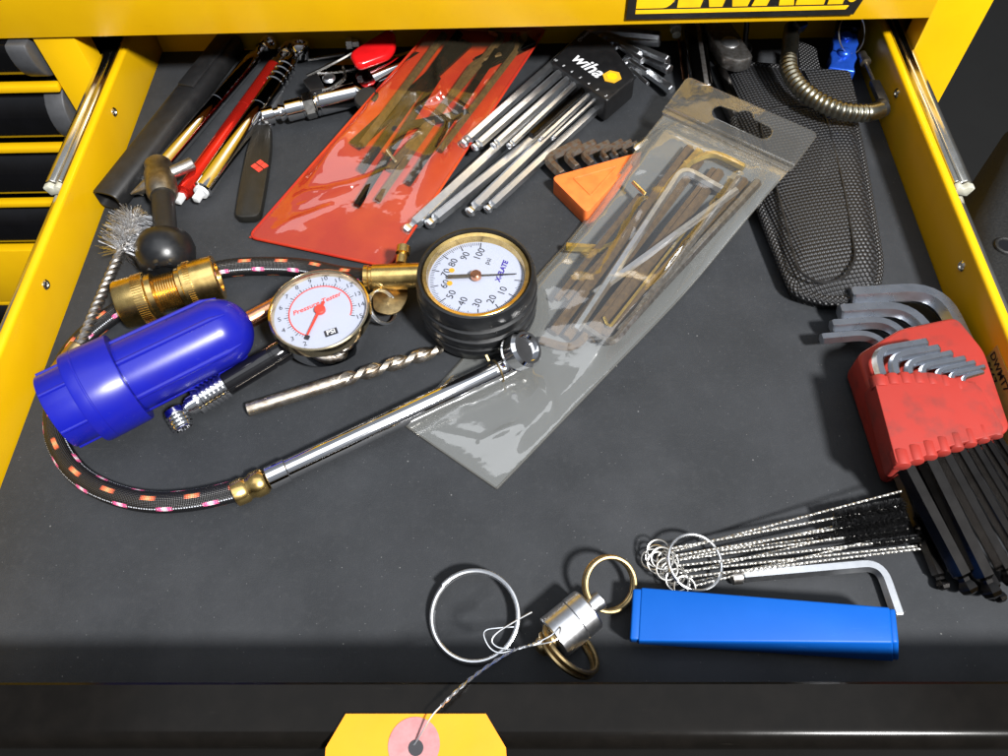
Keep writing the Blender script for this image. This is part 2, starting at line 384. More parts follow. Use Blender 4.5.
def film_mat(name, tint, milk, milkfac, ior=1.5, rough=.06, bs=90, bstr=.25, bd=.002):
    k = N(name)
    t = k.n('ShaderNodeBsdfTransparent'); t.inputs[0].default_value = (*tint, 1)
    nm = k.bump(k.noise(bs, 3), bstr, bd)
    d = k.n('ShaderNodeBsdfDiffuse'); d.inputs[0].default_value = (*milk, 1); k.l(nm, d.inputs['Normal'])
    m1 = k.n('ShaderNodeMixShader'); m1.inputs[0].default_value = milkfac; k.l(t.outputs[0], m1.inputs[1]); k.l(d.outputs[0], m1.inputs[2])
    gl = k.n('ShaderNodeBsdfGlossy'); gl.inputs['Color'].default_value = (1, 1, 1, 1); gl.inputs['Roughness'].default_value = rough; k.l(nm, gl.inputs['Normal'])
    fz = k.n('ShaderNodeFresnel'); k.l(nm, fz.inputs['Normal']); ge = k.n('ShaderNodeNewGeometry')
    k.l(k.math('ADD', k.math('MULTIPLY', ge.outputs['Backfacing'], 1/ior-ior), ior), fz.inputs[0])     # a thin film reflects alike from both sides
    m2 = k.n('ShaderNodeMixShader'); k.l(fz.outputs[0], m2.inputs[0]); k.l(m1.outputs[0], m2.inputs[1]); k.l(gl.outputs[0], m2.inputs[2])
    return k.done(m2.outputs[0])
M['clear_film'] = film_mat('clear_film', (.95, .94, .90), (.30, .31, .32), .05, 2.0, .09, bs=45, bstr=.30)
M['glare_film'] = film_mat('painted_glare_back_film', (.88, .87, .84), (.25, .265, .28), .50, 1.5, .15, bs=55)  # ceiling reflection on the clear film, put in as pale grey diffuse
M['header_film'] = film_mat('header_film', (.90, .88, .84), (.24, .24, .23), .08, 1.8, .09, bs=45, bstr=.30)
M['amber_film'] = film_mat('pouch_front_film', (.95, .89, .72), (.40, .34, .22), .03, 1.85, .07, bs=50, bstr=.28)
M['lens'] = film_mat('gauge_lens', (.97, .97, .97), (.5, .5, .5), .0, 1.35, .02, bs=20, bstr=.0)
def vinyl():
    k = N('red_vinyl'); nm = k.bump(k.noise(70, 3), .3, .002)
    c = k.mix(k.ramp(k.noise(25, 3), .4, .7), (.33, .019, .010), (.42, .046, .009))
    return k.done(k.bsdf(c, .32, 0, nm, .35))
M['vinyl'] = vinyl()

ORD = ['thickest', 'second thickest', 'third thickest', 'fourth thickest', 'fifth thickest', 'sixth thickest', 'seventh thickest', 'eighth thickest', 'ninth thickest', 'tenth thickest', 'eleventh thickest', 'thinnest']

# ================================================================== the large structure
XW, HW, YB, YC, YF, ZF = .263, .0355, .529, .4656, .0575, .055
g = G(); box(g, -6, 6, -3, 6, -.76, -.75); structure('garage_floor', g, M['concrete'])
# --- tool cabinet
cab = thing('tool_cabinet', 'yellow steel tool cabinet the open drawer slides out of', 'cabinet', (0, YC, -.74))
g = G(); box(g, -1.0, .2795, YC-.0025, YC+.012, .058, .17); part(cab, 'upper_panel', g, M['yellow'], bevel=.0012)
g = G(); box(g, .2800, .3165, YC, YC+.02, -.70, .17); part(cab, 'corner_post', g, M['yellow'], bevel=.0015)
g = G(); box(g, -.313, -.2845, YC, YC+.02, -.70, .0575); part(cab, 'middle_post', g, M['yellow'], bevel=.001)
g = G(); box(g, .3125, .3160, YC+.0205, .95, -.70, .17); part(cab, 'side_panel', g, M['yellow'])
g = G(); box(g, -.2840, .2795, YC+.001, YC+.012, -.70, -.022); part(cab, 'lower_panel', g, M['yellow'])
g = G(); box(g, -1.0, .312, .94, .95, -.70, .150); part(cab, 'back_panel', g, M['black_paint'])
g = G(); box(g, -1.0, .312, YC+.013, .939, .152, .169); part(cab, 'top_panel', g, M['black_paint'])
g = G(); box(g, -.310, -.300, YC+.021, .939, -.70, .150); part(cab, 'partition', g, M['black_paint'])
# --- name plate with lettering
YP = YC-.0025
def pz(u, v): return PY(u, v, YP-.001)
bl, br = pz(626, 19), pz(853, 13.2)
zb = (bl.z+br.z)/2; plate_h = .052
pl = [V((bl.x, YP-.0006, zb)), V((br.x, YP-.0006, zb)), V((br.x+.014, YP-.0006, zb+plate_h)), V((bl.x, YP-.0006, zb+plate_h))]
g = G(); prism(g, [p-V((0, .0015, 0)) for p in pl], V((0, .0015, 0))); plate = part(cab, 'name_plate', g, M['black_plastic'], label='black name plate with yellow lettering')
ZL = pz(650, 6.8).z; HL = .030
def zx(u): return pz(u, 5).x
Yt = YP-.0024
def flat(loops): put_outline(glet, loops, (0, Yt, 0), V((1, 0, 0)), V((0, 0, 1)), V((0, -1, 0)), .0006)
def sh(pts, x0): return [(x0+a+.18*b*0, ZL+b) for a, b in pts]
sc = (zx(842)-zx(636))/206.0     # metres per photographed pixel along the plate
def letter(name, x, loops):
    global glet
    glet = G(); flat([[(x+a*sc, ZL+b*HL) for a, b in lp] for lp in loops]); part(plate, name, glet, M['yellow_print'], label='yellow letter on the name plate')
arc = [(27+14*math.sin(t), .5-.5*math.cos(t)) for t in [R(a) for a in range(0, 181, 15)]]
arc2 = [(23+9*math.sin(t), .5-.3*math.cos(t)) for t in [R(a) for a in range(0, 181, 15)]]
letter('letter', zx(636), [[(0, 0)]+arc+[(0, 1)], [(12, .2)]+arc2+[(12, .8)]])
letter('letter', zx(677), [[(0, 0), (23, 0), (25, .2), (12, .2), (12, .4), (22, .4), (22, .6), (12, .6), (12, .8), (25, .8), (25, 1), (0, 1)]])
letter('letter', zx(704), [[(5, 0), (18, 0), (23, .5), (28, 0), (43, 0), (52, 1), (39, 1), (34, .35), (28, 1), (18, 1), (13, .35), (8, 1), (-6, 1)]])
letter('letter', zx(751), [[(0, 0), (15, 0), (17, .18), (26, .18), (27, 0), (42, 0), (30, 1), (13, 1)], [(19, .38), (24, .38), (22, .75)]])
letter('letter', zx(794.5), [[(0, 0), (28, 0), (28, .22), (13, .22), (13, 1), (0, 1)]])
letter('letter', zx(817), [[(9, 0), (24, 0), (24, .78), (36, .78), (36, 1), (-4, 1), (-4, .78), (9, .78)]])
glet = G(); flat([[(zx(636), pz(650, 12.2).z), (zx(846), pz(650, 12.2).z), (zx(848), pz(650, 8.8).z), (zx(636), pz(650, 8.8).z)]]); part(plate, 'underline', glet, M['yellow_print'])
glet = G(); c0 = (zx(849), ZL+.004)
flat([[(c0[0]+.0028*math.cos(t), c0[1]+.0028*math.sin(t)) for t in [R(a) for a in range(0, 360, 20)]], [(c0[0]+.0019*math.cos(t), c0[1]+.0019*math.sin(t)) for t in [R(a) for a in range(0, 360, 20)]]]); part(plate, 'registered_mark', glet, M['yellow_print'])
glet = G(); put_text(glet, 'R', .0036, (c0[0], Yt-.0003, c0[1]), (1, 0, 0), (0, 0, 1)); part(plate, 'registered_letter', glet, M['yellow_print'])

# --- closed drawers in the neighbouring column
zs = [PY(20, v, YC-.004).z for v in (88, 149, 204, 251)]
step = (zs[0]-zs[3])/3
edges = [zs[0]+step, zs[0], zs[1], zs[2], zs[3]]
names = ['closed drawer level with the rim of the open drawer', 'closed drawer just below the one level with the open drawer', 'third closed drawer down beside the open drawer', 'fourth closed drawer down beside the open drawer', 'deep closed drawer under the four shallow ones']
def closed_drawer(zt, zbm, lab):
    t = thing('closed_drawer', 'yellow '+lab+' with black pull', 'drawer', (-.65, YC, zbm), 'closed drawers of the left column')
    g = G(); box(g, -.99, -.3140, YC-.003, YC+.004, zt-.0055, zt) if zt < .06 else None; box(g, -.99, -.3140, YC+.0245, YC+.034, zbm+.0015, min(zt-.0076, .0565))
    part(t, 'front_panel', g, M['yellow'], bevel=.0012)
    hgt = min(zt-zbm, .060)
    z1, z0 = zt-.0060, zt-hgt+.002
    prof = []
    for i in range(15):
        a = -math.pi/2+math.pi*i/14
        prof.append((-.005-.026*math.cos(a)**.8 if math.cos(a) > 1e-6 else -.0045, (z0+z1)/2+(z1-z0)/2*math.sin(a)))
    prof = [(min(p[0], -.0045)+.0230, min(p[1], .0560)) for p in prof]
    g = G(); prism(g, [V((-.99, YC+a, b)) for a, b in prof], V((.99-.3305, 0, 0))); h = part(t, 'pull_handle', g, M['black_metal'], sharp=50)
    g = G(); zc = (z0+z1)/2
    prism(g, [V((-.3302, YC+a-(.001 if a < .02 else 0), zc+(b-zc)*1.03)) for a, b in prof], V((.0145, 0, 0))); part(h, 'end_cap', g, M['grey_plastic'], bevel=.0012, sharp=50)
for i in range(4): closed_drawer(edges[i], edges[i+1], names[i])
zl = PY(10, 303, YC-.004).z
t5 = thing('blank_panel', 'plain yellow strip under the fourth closed drawer', 'panel', (-.65, YC, zl))
g = G(); box(g, -.99, -.3145, YC-.004, YC+.012, zl+.0015, edges[4]); part(t5, 'panel_face', g, M['yellow'], bevel=.0012)
closed_drawer(zl, zl-.15, names[4])

# --- the open drawer
dr = thing('open_drawer', 'open yellow drawer full of hand tools', 'drawer', (0, .29, -.012))
for s in (-1, 1):
    g = G(); box(g, min(s*XW, s*(XW+.006)), max(s*XW, s*(XW+.006)), YF+.0005, YB+.006, -.010, HW)
    wl = part(dr, 'side_wall', g, M['yellow'], bevel=.0024, seg=4)
    for (u, v) in (((114, 112), (45.7, 284.6)) if s < 0 else ((897, 93), (962, 266))):
        c = PX(u, v, s*XW); g = G()
        lathe(g, c+V((s*.001, 0, 0)), V((-s, 0, 0)), [(0, .0031), (.0014, .0031), (.0021, .0024), (.0021, .0014), (.0012, .0010)], 18); part(wl, 'rivet', g, M['zinc'])
g = G(); box(g, -XW+.0003, XW-.0003, YB, YB+.006, -.010, .048); part(dr, 'back_wall', g, M['yellow'], bevel=.0015)
g = G(); box(g, -XW+.0003, XW-.0003, YF+.0005, YB-.0005, -.010, -.0045); part(dr, 'bottom_panel', g, M['yellow'])
prof = [(YF, -.05), (YF, ZF-.001), (YF-.001, ZF)]
for i in range(9):
    a = R(90+i*90/8); prof.append((.0415+.007*math.cos(a), ZF-.007+.007*math.sin(a)))
prof += [(.0345, -.05)]
g = G(); prism(g, [V((-.305, a, b)) for a, b in prof], V((.61, 0, 0))); part(dr, 'front_panel', g, M['black_paint'], label='black glossy front lip of the drawer', sharp=40)
for s, (u, v) in ((-1, (52, 180)), (1, (964, 182))):
    y0 = PX(u, v, s*.276).y
    g = G()
    prof = [(s*(XW+.0072), .006), (s*(XW+.0072), .033), (s*(XW+.0095), .0345), (s*(XW+.0120), .0325), (s*(XW+.0145), .0345), (s*(XW+.0185), .033), (s*(XW+.0185), .006)]
    prism(g, [V((a, y0, b)) for a, b in prof], V((0, .62-y0, 0))); sl = part(dr, 'slide_rail', g, M['zinc'], bevel=.0008)
    g = G(); prism(g, [V((s*(XW+.0085)+(a-s*(XW+.0085))*1.03, y0-.0050, b-.0004)) for a, b in prof[1:-1]]+[V((s*(XW+.0165), y0-.0050, .026)), V((s*(XW+.0085), y0-.0050, .028))], V((0, .0047, 0))); part(sl, 'end_stop', g, M['cream'], bevel=.0009)
    g = G(); box(g, min(s*(XW+.0065), s*(XW+.0115)), max(s*(XW+.0065), s*(XW+.0115)), .075, y0-.0077, .010, .0300); part(dr, 'inner_rail', g, M['zinc'], bevel=.0008)
# stock sticker on the right wall
a = PX(996, 346, XW-.0004); b_ = PX(1008, 440, XW-.0004)
g = G(); yy0, yy1 = a.y, a.y-.075
prism(g, [V((XW-.0001, yy0, .026)), V((XW-.0001, yy1, .026)), V((XW-.0001, yy1, .004)), V((XW-.0001, yy0, .004))], V((-.00025, 0, 0))); st = part(dr, 'sticker', g, M['sticker'], label='small stock sticker with black print on the side wall')
g = G()
for s_, zz, off in (('DWMT7', .0205, .013), ('9667', .0140, .010), ('0A-DRAW', .0075, .026)):
    put_text(g, s_, .0064, (XW-.0006, yy0-off, zz), (0, -1, 0), (0, 0, 1), bold=.02)
part(st, 'sticker_print', g, M['black_print'], flat=True)
# liner
g = G(); box(g, -XW+.0008, XW-.0008, YF+.002, YB-.0006, -.0042, 0.0); structure('drawer_liner', g, M['liner'])

# --- dark moulded case on the floor at the side
q = [P(u, v, -.10) for u, v in ((1012, 120), (990, 168), (958, 230), (950, 330), (1060, 470), (1190, 330), (1130, 130))]
g = G(); n = len(q); c0 = sum(q, V())/n
lo = [c0+(p-c0)*1.02+V((0, 0, -.60)) for p in q]; md = [V(p) for p in q]; hi = [c0+(p-c0)*.80+V((0, 0, .018)) for p in q]
vs = lo+md+hi
g.add(vs, [tuple(range(n-1, -1, -1)), tuple(range(2*n, 3*n))]+[(r*n+k, r*n+(k+1) % n, (r+1)*n+(k+1) % n, (r+1)*n+k) for r in (0, 1) for k in range(n)])
case = thing('storage_case', 'dark grey textured plastic case outside the right drawer wall', 'case', (c0.x, c0.y, -.70))
part(case, 'case_body', g, M['dark_case'], bevel=.010, seg=4, sharp=60)
hc = P(1006, 246, -.0815); g = G(); ring(g, hc, (0, 0, 1), .007, .0016); part(case, 'hole_rim', g, M['dark_case'])
g = G(); lathe(g, hc+V((0, 0, -.0004)), (0, 0, 1), [(0, .0065), (.0008, .0065)], 24); part(case, 'hole_plug', g, M['gloss_black'])

# ================================================================== the tools
HEX = 1/math.sqrt(3)
def hex_geo(pts, af, bend=None, ball=False, n=6, up=None, phase=0.0):
    """L-shaped hex key along pts, across-flats af; ball=True gives a ball end at pts[0]"""
    g = G(); r = af*HEX; pts = [V(p) for p in pts]
    path = fillet(pts, bend if bend else af*1.9, 7) if len(pts) > 2 else pts
    rr = [r]*len(path)
    if ball:
        d = (path[1]-path[0]).normalized(); A = path[0]
        st = [(0, .42), (.12, .78), (.35, .97), (.6, .86), (.8, .62), (1.0, .62), (1.2, 1.0)]
        path = [A+d*(af*t) for t, k in st]+path[1:]; rr = [r*k for t, k in st]+rr[1:]
    else:
        d = (path[1]-path[0]).normalized(); A = path[0]
        path = [A, A+d*af*.12]+path[1:]; rr = [r*.86, r]+rr[1:]
    d = (path[-2]-path[-1]).normalized(); B = path[-1]
    path = path[:-1]+[B+d*af*.12, B]; rr = rr[:-1]+[r, r*.86]
    tube(g, path, rr, n, up=up, phase=phase)
    return g
def hex_key(pts, af, mat, label, group=None, name='hex_key', **k):
    pts = [V(p) for p in pts]; base = sum(pts, V())/len(pts); base.z = min(p.z for p in pts)-af/2
    return single(name, hex_geo(pts, af, **k), mat, label, 'hex key', base, group, sharp=25)

# --- black rubber sleeve
t = thing('rubber_sleeve', 'hollow black rubber sleeve lying against the left wall', 'sleeve', P(165, 125, 0))
A, B = P(108, 201, .009), P(232, 42, .009)
pr = [(math.copysign(abs(math.cos(a))**.6, math.cos(a))*.0100, math.copysign(abs(math.sin(a))**.6, math.sin(a))*.0078) for a in [2*math.pi*k/32 for k in range(32)]]
g = G(); d = (B-A).normalized(); n = len(pr)
tube(g, [A, A+d*.0012, B-d*.001, B], [.95, 1, 1, .95], prof=pr, cap=False)
tube(g, [A, A+d*.03, A+d*.031], [.80, .72, .05], prof=pr, cap=False)
tube(g, [A, A], [.95, .80], prof=pr, cap=False) if False else None
s_, u_ = frames([A, B])[0]
o1 = [A+s_*a*.95+u_*b*.95 for a, b in pr]; o2 = [A+s_*a*.8+u_*b*.8 for a, b in pr]
g.add(o1+o2, [(k, (k+1) % n, n+(k+1) % n, n+k) for k in range(n)])
g.add([B+s_*a*.95+u_*b*.95 for a, b in pr], [tuple(range(n))])
part(t, 'sleeve_body', g, M['matte_rubber'], sharp=50)
g = G(); fb = A+(B-A)*.80
frame_box(g, fb+V((0, 0, .0084)), d*.030, s_*.0062, u_*.0012); part(t, 'flat_strip', g, M['matte_rubber'], bevel=.0008)

# --- pencil tyre gauges
def pencil(a, b, z, r, mat, lab, head):
    A, B = P(*a, z), P(*b, z); d = (B-A); L = d.length; d.normalize()
    t = thing('pencil_gauge', lab, 'tyre gauge', ((A+B)/2)*1.0-V((0, 0, r)), 'pencil tyre gauges')
    g = G(); lathe(g, A, d, [(0, r*.8), (.001, r), (L*.62, r), (L*.622, r*.96), (L*.64, r*.96), (L*.642, r), (L-.001, r), (L, r*.85)], 28); part(t, 'barrel', g, mat)
    g = G(); s, u = frames([A, B])[0]
    lathe(g, A-d*.002, d, [(0, r*.75), (.0025, r*.78)], 20); part(t, 'end_ring', g, M['white_plastic'] if head == 2 else mat)
    g = G(); frame_box(g, A-d*.0045, d*.0042, s*.0021, u*.0021); part(t, 'indicator_bar', g, M['white_plastic'], bevel=.0005)
    g = G()
    if head == 2:
        for i in range(4): lathe(g, B-d*(.022-.006*i), d, [(0, r), (.0006, r*1.12), (.0024, r*1.12), (.003, r)], 28)
        part(t, 'grip_rings', g, M['chrome']); g = G()
    nk = B+d*.010
    tube(g, smooth_path([B-d*.003, B+d*.004, nk, nk+d*.004+V((.003, 0, .003))], 5), [r*.85]*6+[r*.62]*5+[r*.6]*5, 16)
    hd = nk+d*.006+V((.003, 0, .002))
    ax = (s*.75+V((0, 0, .55))).normalized() if head != 2 else V((.15, .25, .9)).normalized()
    lathe(g, hd-ax*.006, ax, [(0, r*.6), (.001, r*.95), (.005, r*.95), (.0055, r*1.08), (.010, r*1.08), (.012, r*.95), (.0122, r*.6), (.009, r*.55)], 24)
    part(t, 'chuck', g, M['chrome'] if head else M['worn_chrome'])
    return t
pencil((147, 184), (252, 60), .0060, .0056, M['chrome'], 'slim chrome pencil tyre gauge beside the black sleeve', 1)
pencil((184, 193), (275, 66), .0062, .0056, M['red_metal'], 'red pencil tyre gauge between the two chrome ones', 0)
pencil((202, 191), (288, 66), .0085, .0064, M['chrome'], 'ribbed chrome pencil tyre gauge beside the red one', 2)

# --- small file tool with a black handle and a red mark
A, B = P(248, 223, .003), P(264, 128, .003); d = (B-A).normalized(); s = d.cross(V((0, 0, 1))).normalized()
t = thing('hand_scraper', 'thin steel blade with black handle and red diamond mark', 'scraper', P(256, 176, 0))
L = (B-A).length; g = G()
ol = [A+s*.0082+d*.002, A+s*.0088+d*L*.35, A+s*.0082+d*L*.75, A+s*.0055+d*L, A-s*.0055+d*L, A-s*.0082+d*L*.75, A-s*.0088+d*L*.35, A-s*.0082+d*.002]
prism(g, [p+V((0, 0, -.0025)) for p in closed_fillet(ol, [.006, .02, .02, .004, .004, .02, .02, .006])], (0, 0, .0060)); h = part(t, 'handle', g, M['nail_handle'], bevel=.0012)
g = G(); C = P(279, 90, .003)
bl = [B+s*.0050-d*.004, C+s*.0036, C-s*.0036, B-s*.0050-d*.004]; prism(g, [p+V((0, 0, -.0007)) for p in closed_fillet(bl, .003)], (0, 0, .0014)); part(t, 'blade', g, M['satin'], bevel=.0003)
mk = P(259.5, 166, .0067)
e1 = (d+s).normalized(); e2 = (d-s).normalized()
for i in (-1, 1):
    for j in (-1, 1):
        g = G(); frame_box(g, mk+e1*(i*.0023)+e2*(j*.0023)+V((0, 0, -.0001)), e1*.00185, e2*.00185, V((0, 0, .0005))); part(h, 'logo_square', g, M['red_print'])

# --- T-handled valve tool with rubber bulb
t = thing('tee_tool', 'bronze tee tool with black rubber stem and round black bulb', 'hand tool', P(166, 230, 0))
A = P(158, 163, .014); B = P(163, 197, .016); C = P(166, 240, .019); D = P(166, 257, .0175)
g = G(); d = (B-A).normalized(); L = (B-A).length
lathe(g, A-d*.006, d, [(0, .0022), (.004, .0026), (.006, .0070), (.009, .0088), (.016, .0082), (.019, .0098), (L+.002, .0096), (L+.006, .0078)], 24)
part(t, 'tee_body', g, M['bronze'])
g = G(); E1 = P(131, 194, .010); md = (A+B)/2
tube(g, [md, md+(E1-md)*.45, E1], [.0048, .0046, .0008], 14); part(t, 'pointed_arm', g, M['dull_steel'])
g = G(); E2 = P(193, 163, .016); tube(g, [md+V((0, 0, .001)), E2], [.0042, .0042], 14); part(t, 'short_arm', g, M['dull_steel'], bevel=.0006)
g = G(); tube(g, smooth_path([B, (B+C)/2, C], 4), .0070, 18); part(t, 'rubber_stem', g, M['matte_rubber'])
g = G(); d = (D-C).normalized(); d = (P(167, 262, .016)-P(166, 238, .019)).normalized()
lathe(g, D-d*.016, d, [(0, .006), (.001, .011), (.004, .0152), (.010, .0172), (.018, .0168), (.024, .0140), (.027, .0105), (.0275, .0085), (.0262, .0070), (.0268, .0045), (.0275, .0015)], 32); part(t, 'bulb', g, M['rubber'], sharp=55)
for i in range(9):
    a = 2*math.pi*i/9; s, u = frames([V((0, 0, 0)), d])[0]; g = G()
    frame_box(g, D+d*.0107+(s*math.cos(a)+u*math.sin(a))*.0095, d*.0012, (s*math.cos(a)+u*math.sin(a))*.0014, (u*math.cos(a)-s*math.sin(a))*.0009); part(t, 'bulb_notch', g, M['rubber'])

# --- wire bottle brush
t = thing('wire_brush', 'wire bottle brush with twisted stem and brass ferrule by the left wall', 'brush', P(95, 300, 0))
A, B = P(46, 392, .0085), P(81, 346, .011)
g = G(); d = (B-A).normalized(); L = (B-A).length
lathe(g, A, d, [(0, .0052), (.001, .0060), (.004, .0060), (.0045, .0066), (.009, .0066), (.0095, .0060), (L-.001, .0060), (L, .0045)], 24); part(t, 'ferrule', g, M['old_brass'])
S0, S1 = P(79, 348, .0112), P(137, 214, .0165)
g = G(); twisted(g, S0, S1, .0016, .0088, 7, 10); ring(g, S1+(S1-S0).normalized()*.002, (.3, .1, 1), .0021, .0013); part(t, 'twisted_stem', g, M['dull_steel'])
g = G(); d = (S1-S0).normalized(); L = (S1-S0).length; s = d.orthogonal().normalized(); u = d.cross(s)
for i in range(620):
    q = random.random(); a = i*2.39996; p = S0+d*(L*(.70+.285*q)); rad = .0155*(.75+.25*random.random())*(1.0 if q < .85 else .8)
    dirv = (s*math.cos(a)+u*math.sin(a)+d*random.uniform(-.25, .25)).normalized()
    e2 = p+dirv*rad
    if e2.z < .0006: e2.z = .0006+random.random()*.001
    bristle(g, p, e2, .00021)
part(t, 'bristles', g, M['aluminium'], flat=True)['kind'] = 'stuff'

# --- air blow gun
t = thing('air_blow_gun', 'chrome air blow gun with red lever and threaded plug', 'blow gun', P(335, 90, 0))
A, B = P(263, 117, .011), P(356, 94, .013); d = (B-A).normalized(); q = (B-A).length/.067
pf = [(0, .0052), (.0005, .0058), (.008, .0058), (.0085, .0040), (.0115, .0040), (.012, .0058), (.0135, .0058), (.0165, .0042), (.017, .0072), (.028, .0072), (.0285, .0066), (.030, .0066)]
g = G(); lathe(g, A, d, [(a*q, r) for a, r in pf], 28); part(t, 'plug', g, M['chrome'])
g = G(); lathe(g, A+d*.0295*q, d, [(0, .0078), (.0008, .0090), (.0065, .0090), (.0073, .0080)], 6); part(t, 'hex_nut', g, M['worn_chrome'])
g = G(); lathe(g, A+d*.0375*q, d, [(0, .0080), (.0007, .0088), (.0016, .0080), (.0023, .0088), (.003, .0080), (.004, .0084), (.0295*q, .0084), (.0305*q, .0070)], 32); part(t, 'barrel', g, M['chrome'])
z0 = .016
ol = [P(u, v, z0) for u, v in ((306, 85), (330, 66), (352, 62), (372, 66), (420, 52), (424, 63), (386, 79), (376, 95), (366, 99), (354, 92), (335, 94), (316, 97))]
g = G(); prism(g, [p+V((0, 0, -.006)) for p in closed_fillet(ol, .006)], (0, 0, .011)); part(t, 'body_plate', g, M['chrome'], bevel=.003, seg=4)
g = G(); lathe(g, P(366, 97, .020), P(369, 102, .014)-P(366, 97, .020), [(0, .0075), (.002, .009), (.008, .009), (.0085, .008)], 24); part(t, 'end_plug', g, M['rubber'])
g = G(); tube(g, smooth_path([P(372, 80, .018), P(395, 69, .019), P(425, 57, .019)], 5), [.0072]*11, 20); part(t, 'grip', g, M['chrome'])
ol = [P(u, v, .030) for u, v in ((349, 56), (360, 48), (388, 31), (396, 35), (396, 48), (390, 57), (357, 69))]
g = G(); prism(g, [p+V((0, 0, -.004)) for p in closed_fillet(ol, .006)], (0, 0, .007)); lv = part(t, 'lever', g, M['red_gloss'], label='glossy red trigger lever', bevel=.003, seg=4)
g = G(); tube(g, fillet([P(307, 76, .020), P(340, 60, .026), P(392, 30, .030)], .01), .0011, 6); part(lv, 'lever_edge', g, M['worn_chrome'])
g = G(); ol = [P(u, v, .020) for u, v in ((304, 84), (318, 76), (326, 92), (312, 95))]; prism(g, ol, (0, 0, .0035)); part(t, 'pivot_block', g, M['black_plastic'], bevel=.0008)
g = G(); lathe(g, P(329, 79, .0205), (0, 0, 1), [(0, .0046), (.001, .0046), (.002, .0036), (.0024, .001)], 20); part(t, 'pivot_rivet', g, M['satin'])
g = G(); tube(g, fillet([P(343, 67, .022), P(346, 77, .022), P(330, 88, .022), P(322, 90, .022)], .012), .0009, 6); part(t, 'plate_seam', g, M['worn_chrome'])
g = G(); put_text(g, 'S', .009, P(360, 79, .0215), (1, .3, 0), (-.3, 1, 0), bold=.03); part(t, 'body_mark', g, M['satin'], flat=True)
# rod and nut behind the blow gun
g = G(); tube(g, [P(308, 60, .0015), P(345, 54, .0015)], .0013, 8); single('thin_rod', g, M['satin'], 'thin steel rod lying behind the blow gun', 'rod', P(326, 57, 0))
g = G(); A = P(346, 45, .006); lathe(g, A, P(358, 44, .006)-A, [(0, .0045), (.0008, .0052), (.005, .0052), (.0052, .0034), (.010, .0034)], 6); single('small_fitting', g, M['worn_chrome'], 'small hex fitting lying against the back wall by the red lever', 'fitting', P(352, 45, 0))

# --- red vinyl pouch
def quad_uv(c, u, v): return c[0]*(1-u)*(1-v)+c[1]*u*(1-v)+c[2]*u*v+c[3]*(1-u)*v
def sheet(g, c, zf, nu=40, nv=60):
    vs = [];
    for j in range(nv+1):
        for i in range(nu+1):
            u, v = i/nu, j/nv; p = quad_uv(c, u, v); vs.append(p+V((0, 0, zf(u, v, p))))
    fs = [(j*(nu+1)+i, j*(nu+1)+i+1, (j+1)*(nu+1)+i+1, (j+1)*(nu+1)+i) for j in range(nv) for i in range(nu)]
    g.add(vs, fs)
def edge(u, v): return min(1, min(u, 1-u)*7)*min(1, min(v, 1-v)*10)
def sm(x): x = max(0, min(1, x)); return x*x*(3-2*x)
def creases(lst, z):
    return [(P(a, b, z).to_2d(), P(c, d_, z).to_2d(), h, w_*1.25) for a, b, c, d_, h, w_ in lst]
def crease_h(cr, p):
    q = p.to_2d(); t_ = 0
    for a, b, h, w_ in cr:
        ab = b-a; f_ = max(0, min(1, (q-a).dot(ab)/ab.length_squared)); dd_ = (q-(a+ab*f_)).length
        if dd_ < w_*3: t_ += h*math.exp(-(dd_/w_)**2)*(.35+.65*math.sin(math.pi*min(1, max(0, f_*.8+.1))))
    return t_
CR_RED = creases([(440, 92, 444, 118, .0030, .0022), (444, 118, 422, 127, .0026, .0020), (444, 118, 474, 132, .0028, .0020), (422, 127, 452, 142, .0030, .0022), (452, 142, 490, 122, .0030, .0022), (452, 142, 441, 168, .0032, .0022), (420, 148, 398, 160, .0022, .0020), (352, 150, 326, 176, .0020, .0022), (296, 196, 350, 192, .0022, .0024), (300, 204, 390, 180, .0016, .0020), (372, 122, 420, 66, .0030, .0024), (270, 225, 330, 205, .0014, .0018)], .010)
CR_BAG = creases([(640, 335, 684, 258, .0034, .0026), (655, 345, 700, 262, .0022, .0024), (545, 372, 556, 412, .0010, .0020), (432, 424, 480, 436, .0016, .0020), (480, 436, 520, 420, .0014, .0018), (545, 448, 582, 402, .0020, .0020), (676, 128, 768, 168, .0030, .0020), (690, 150, 745, 158, .0024, .0020), (700, 140, 720, 175, .0020, .0018), (655, 140, 560, 260, .0016, .0022), (640, 215, 600, 280, .0014, .0020), (730, 205, 650, 300, .0024, .0026)], .010)
pc = [P(249, 238, .002), P(389, 268, .002), P(546, 30, .022), P(437, 24, .030)]
t = thing('vinyl_pouch', 'red vinyl pouch with clear front holding hex keys', 'pouch', P(360, 190, 0))
g = G(); sheet(g, pc, lambda u, v, p: .0004+.0010*noise.noise(p*60)*edge(u, v), 20, 40); part(t, 'back_sheet', g, M['vinyl'], upn=True)
def zfront(u, v, p):
    e_ = sm(edge(u, v)); body = .0085*sm((v-.12)/.25)*e_+.0012*e_
    wr = (.0022*noise.noise(V((p.x*40, p.y*40, 1)))+.0026*abs(noise.noise(V((p.x*45+9, p.y*22, 4))))+.0008*noise.noise(V((p.x*95, p.y*95, 7))))*e_*(.35+.65*sm((v-.15)/.3))
    return .0012+body+wr+crease_h(CR_RED, p)*e_
g = G(); sheet(g, pc, zfront, 120, 190); part(t, 'front_film', g, M['amber_film'], sharp=80, upn=True)
g = G(); bp = [quad_uv(pc, 0, 0), quad_uv(pc, 1, 0), quad_uv(pc, 1, 1), quad_uv(pc, 0, 1)]
tube(g, [p+V((0, 0, .0009)) for p in closed_fillet(bp, .006)], .0009, 6, closed=True); part(t, 'welded_edge', g, M['vinyl'])
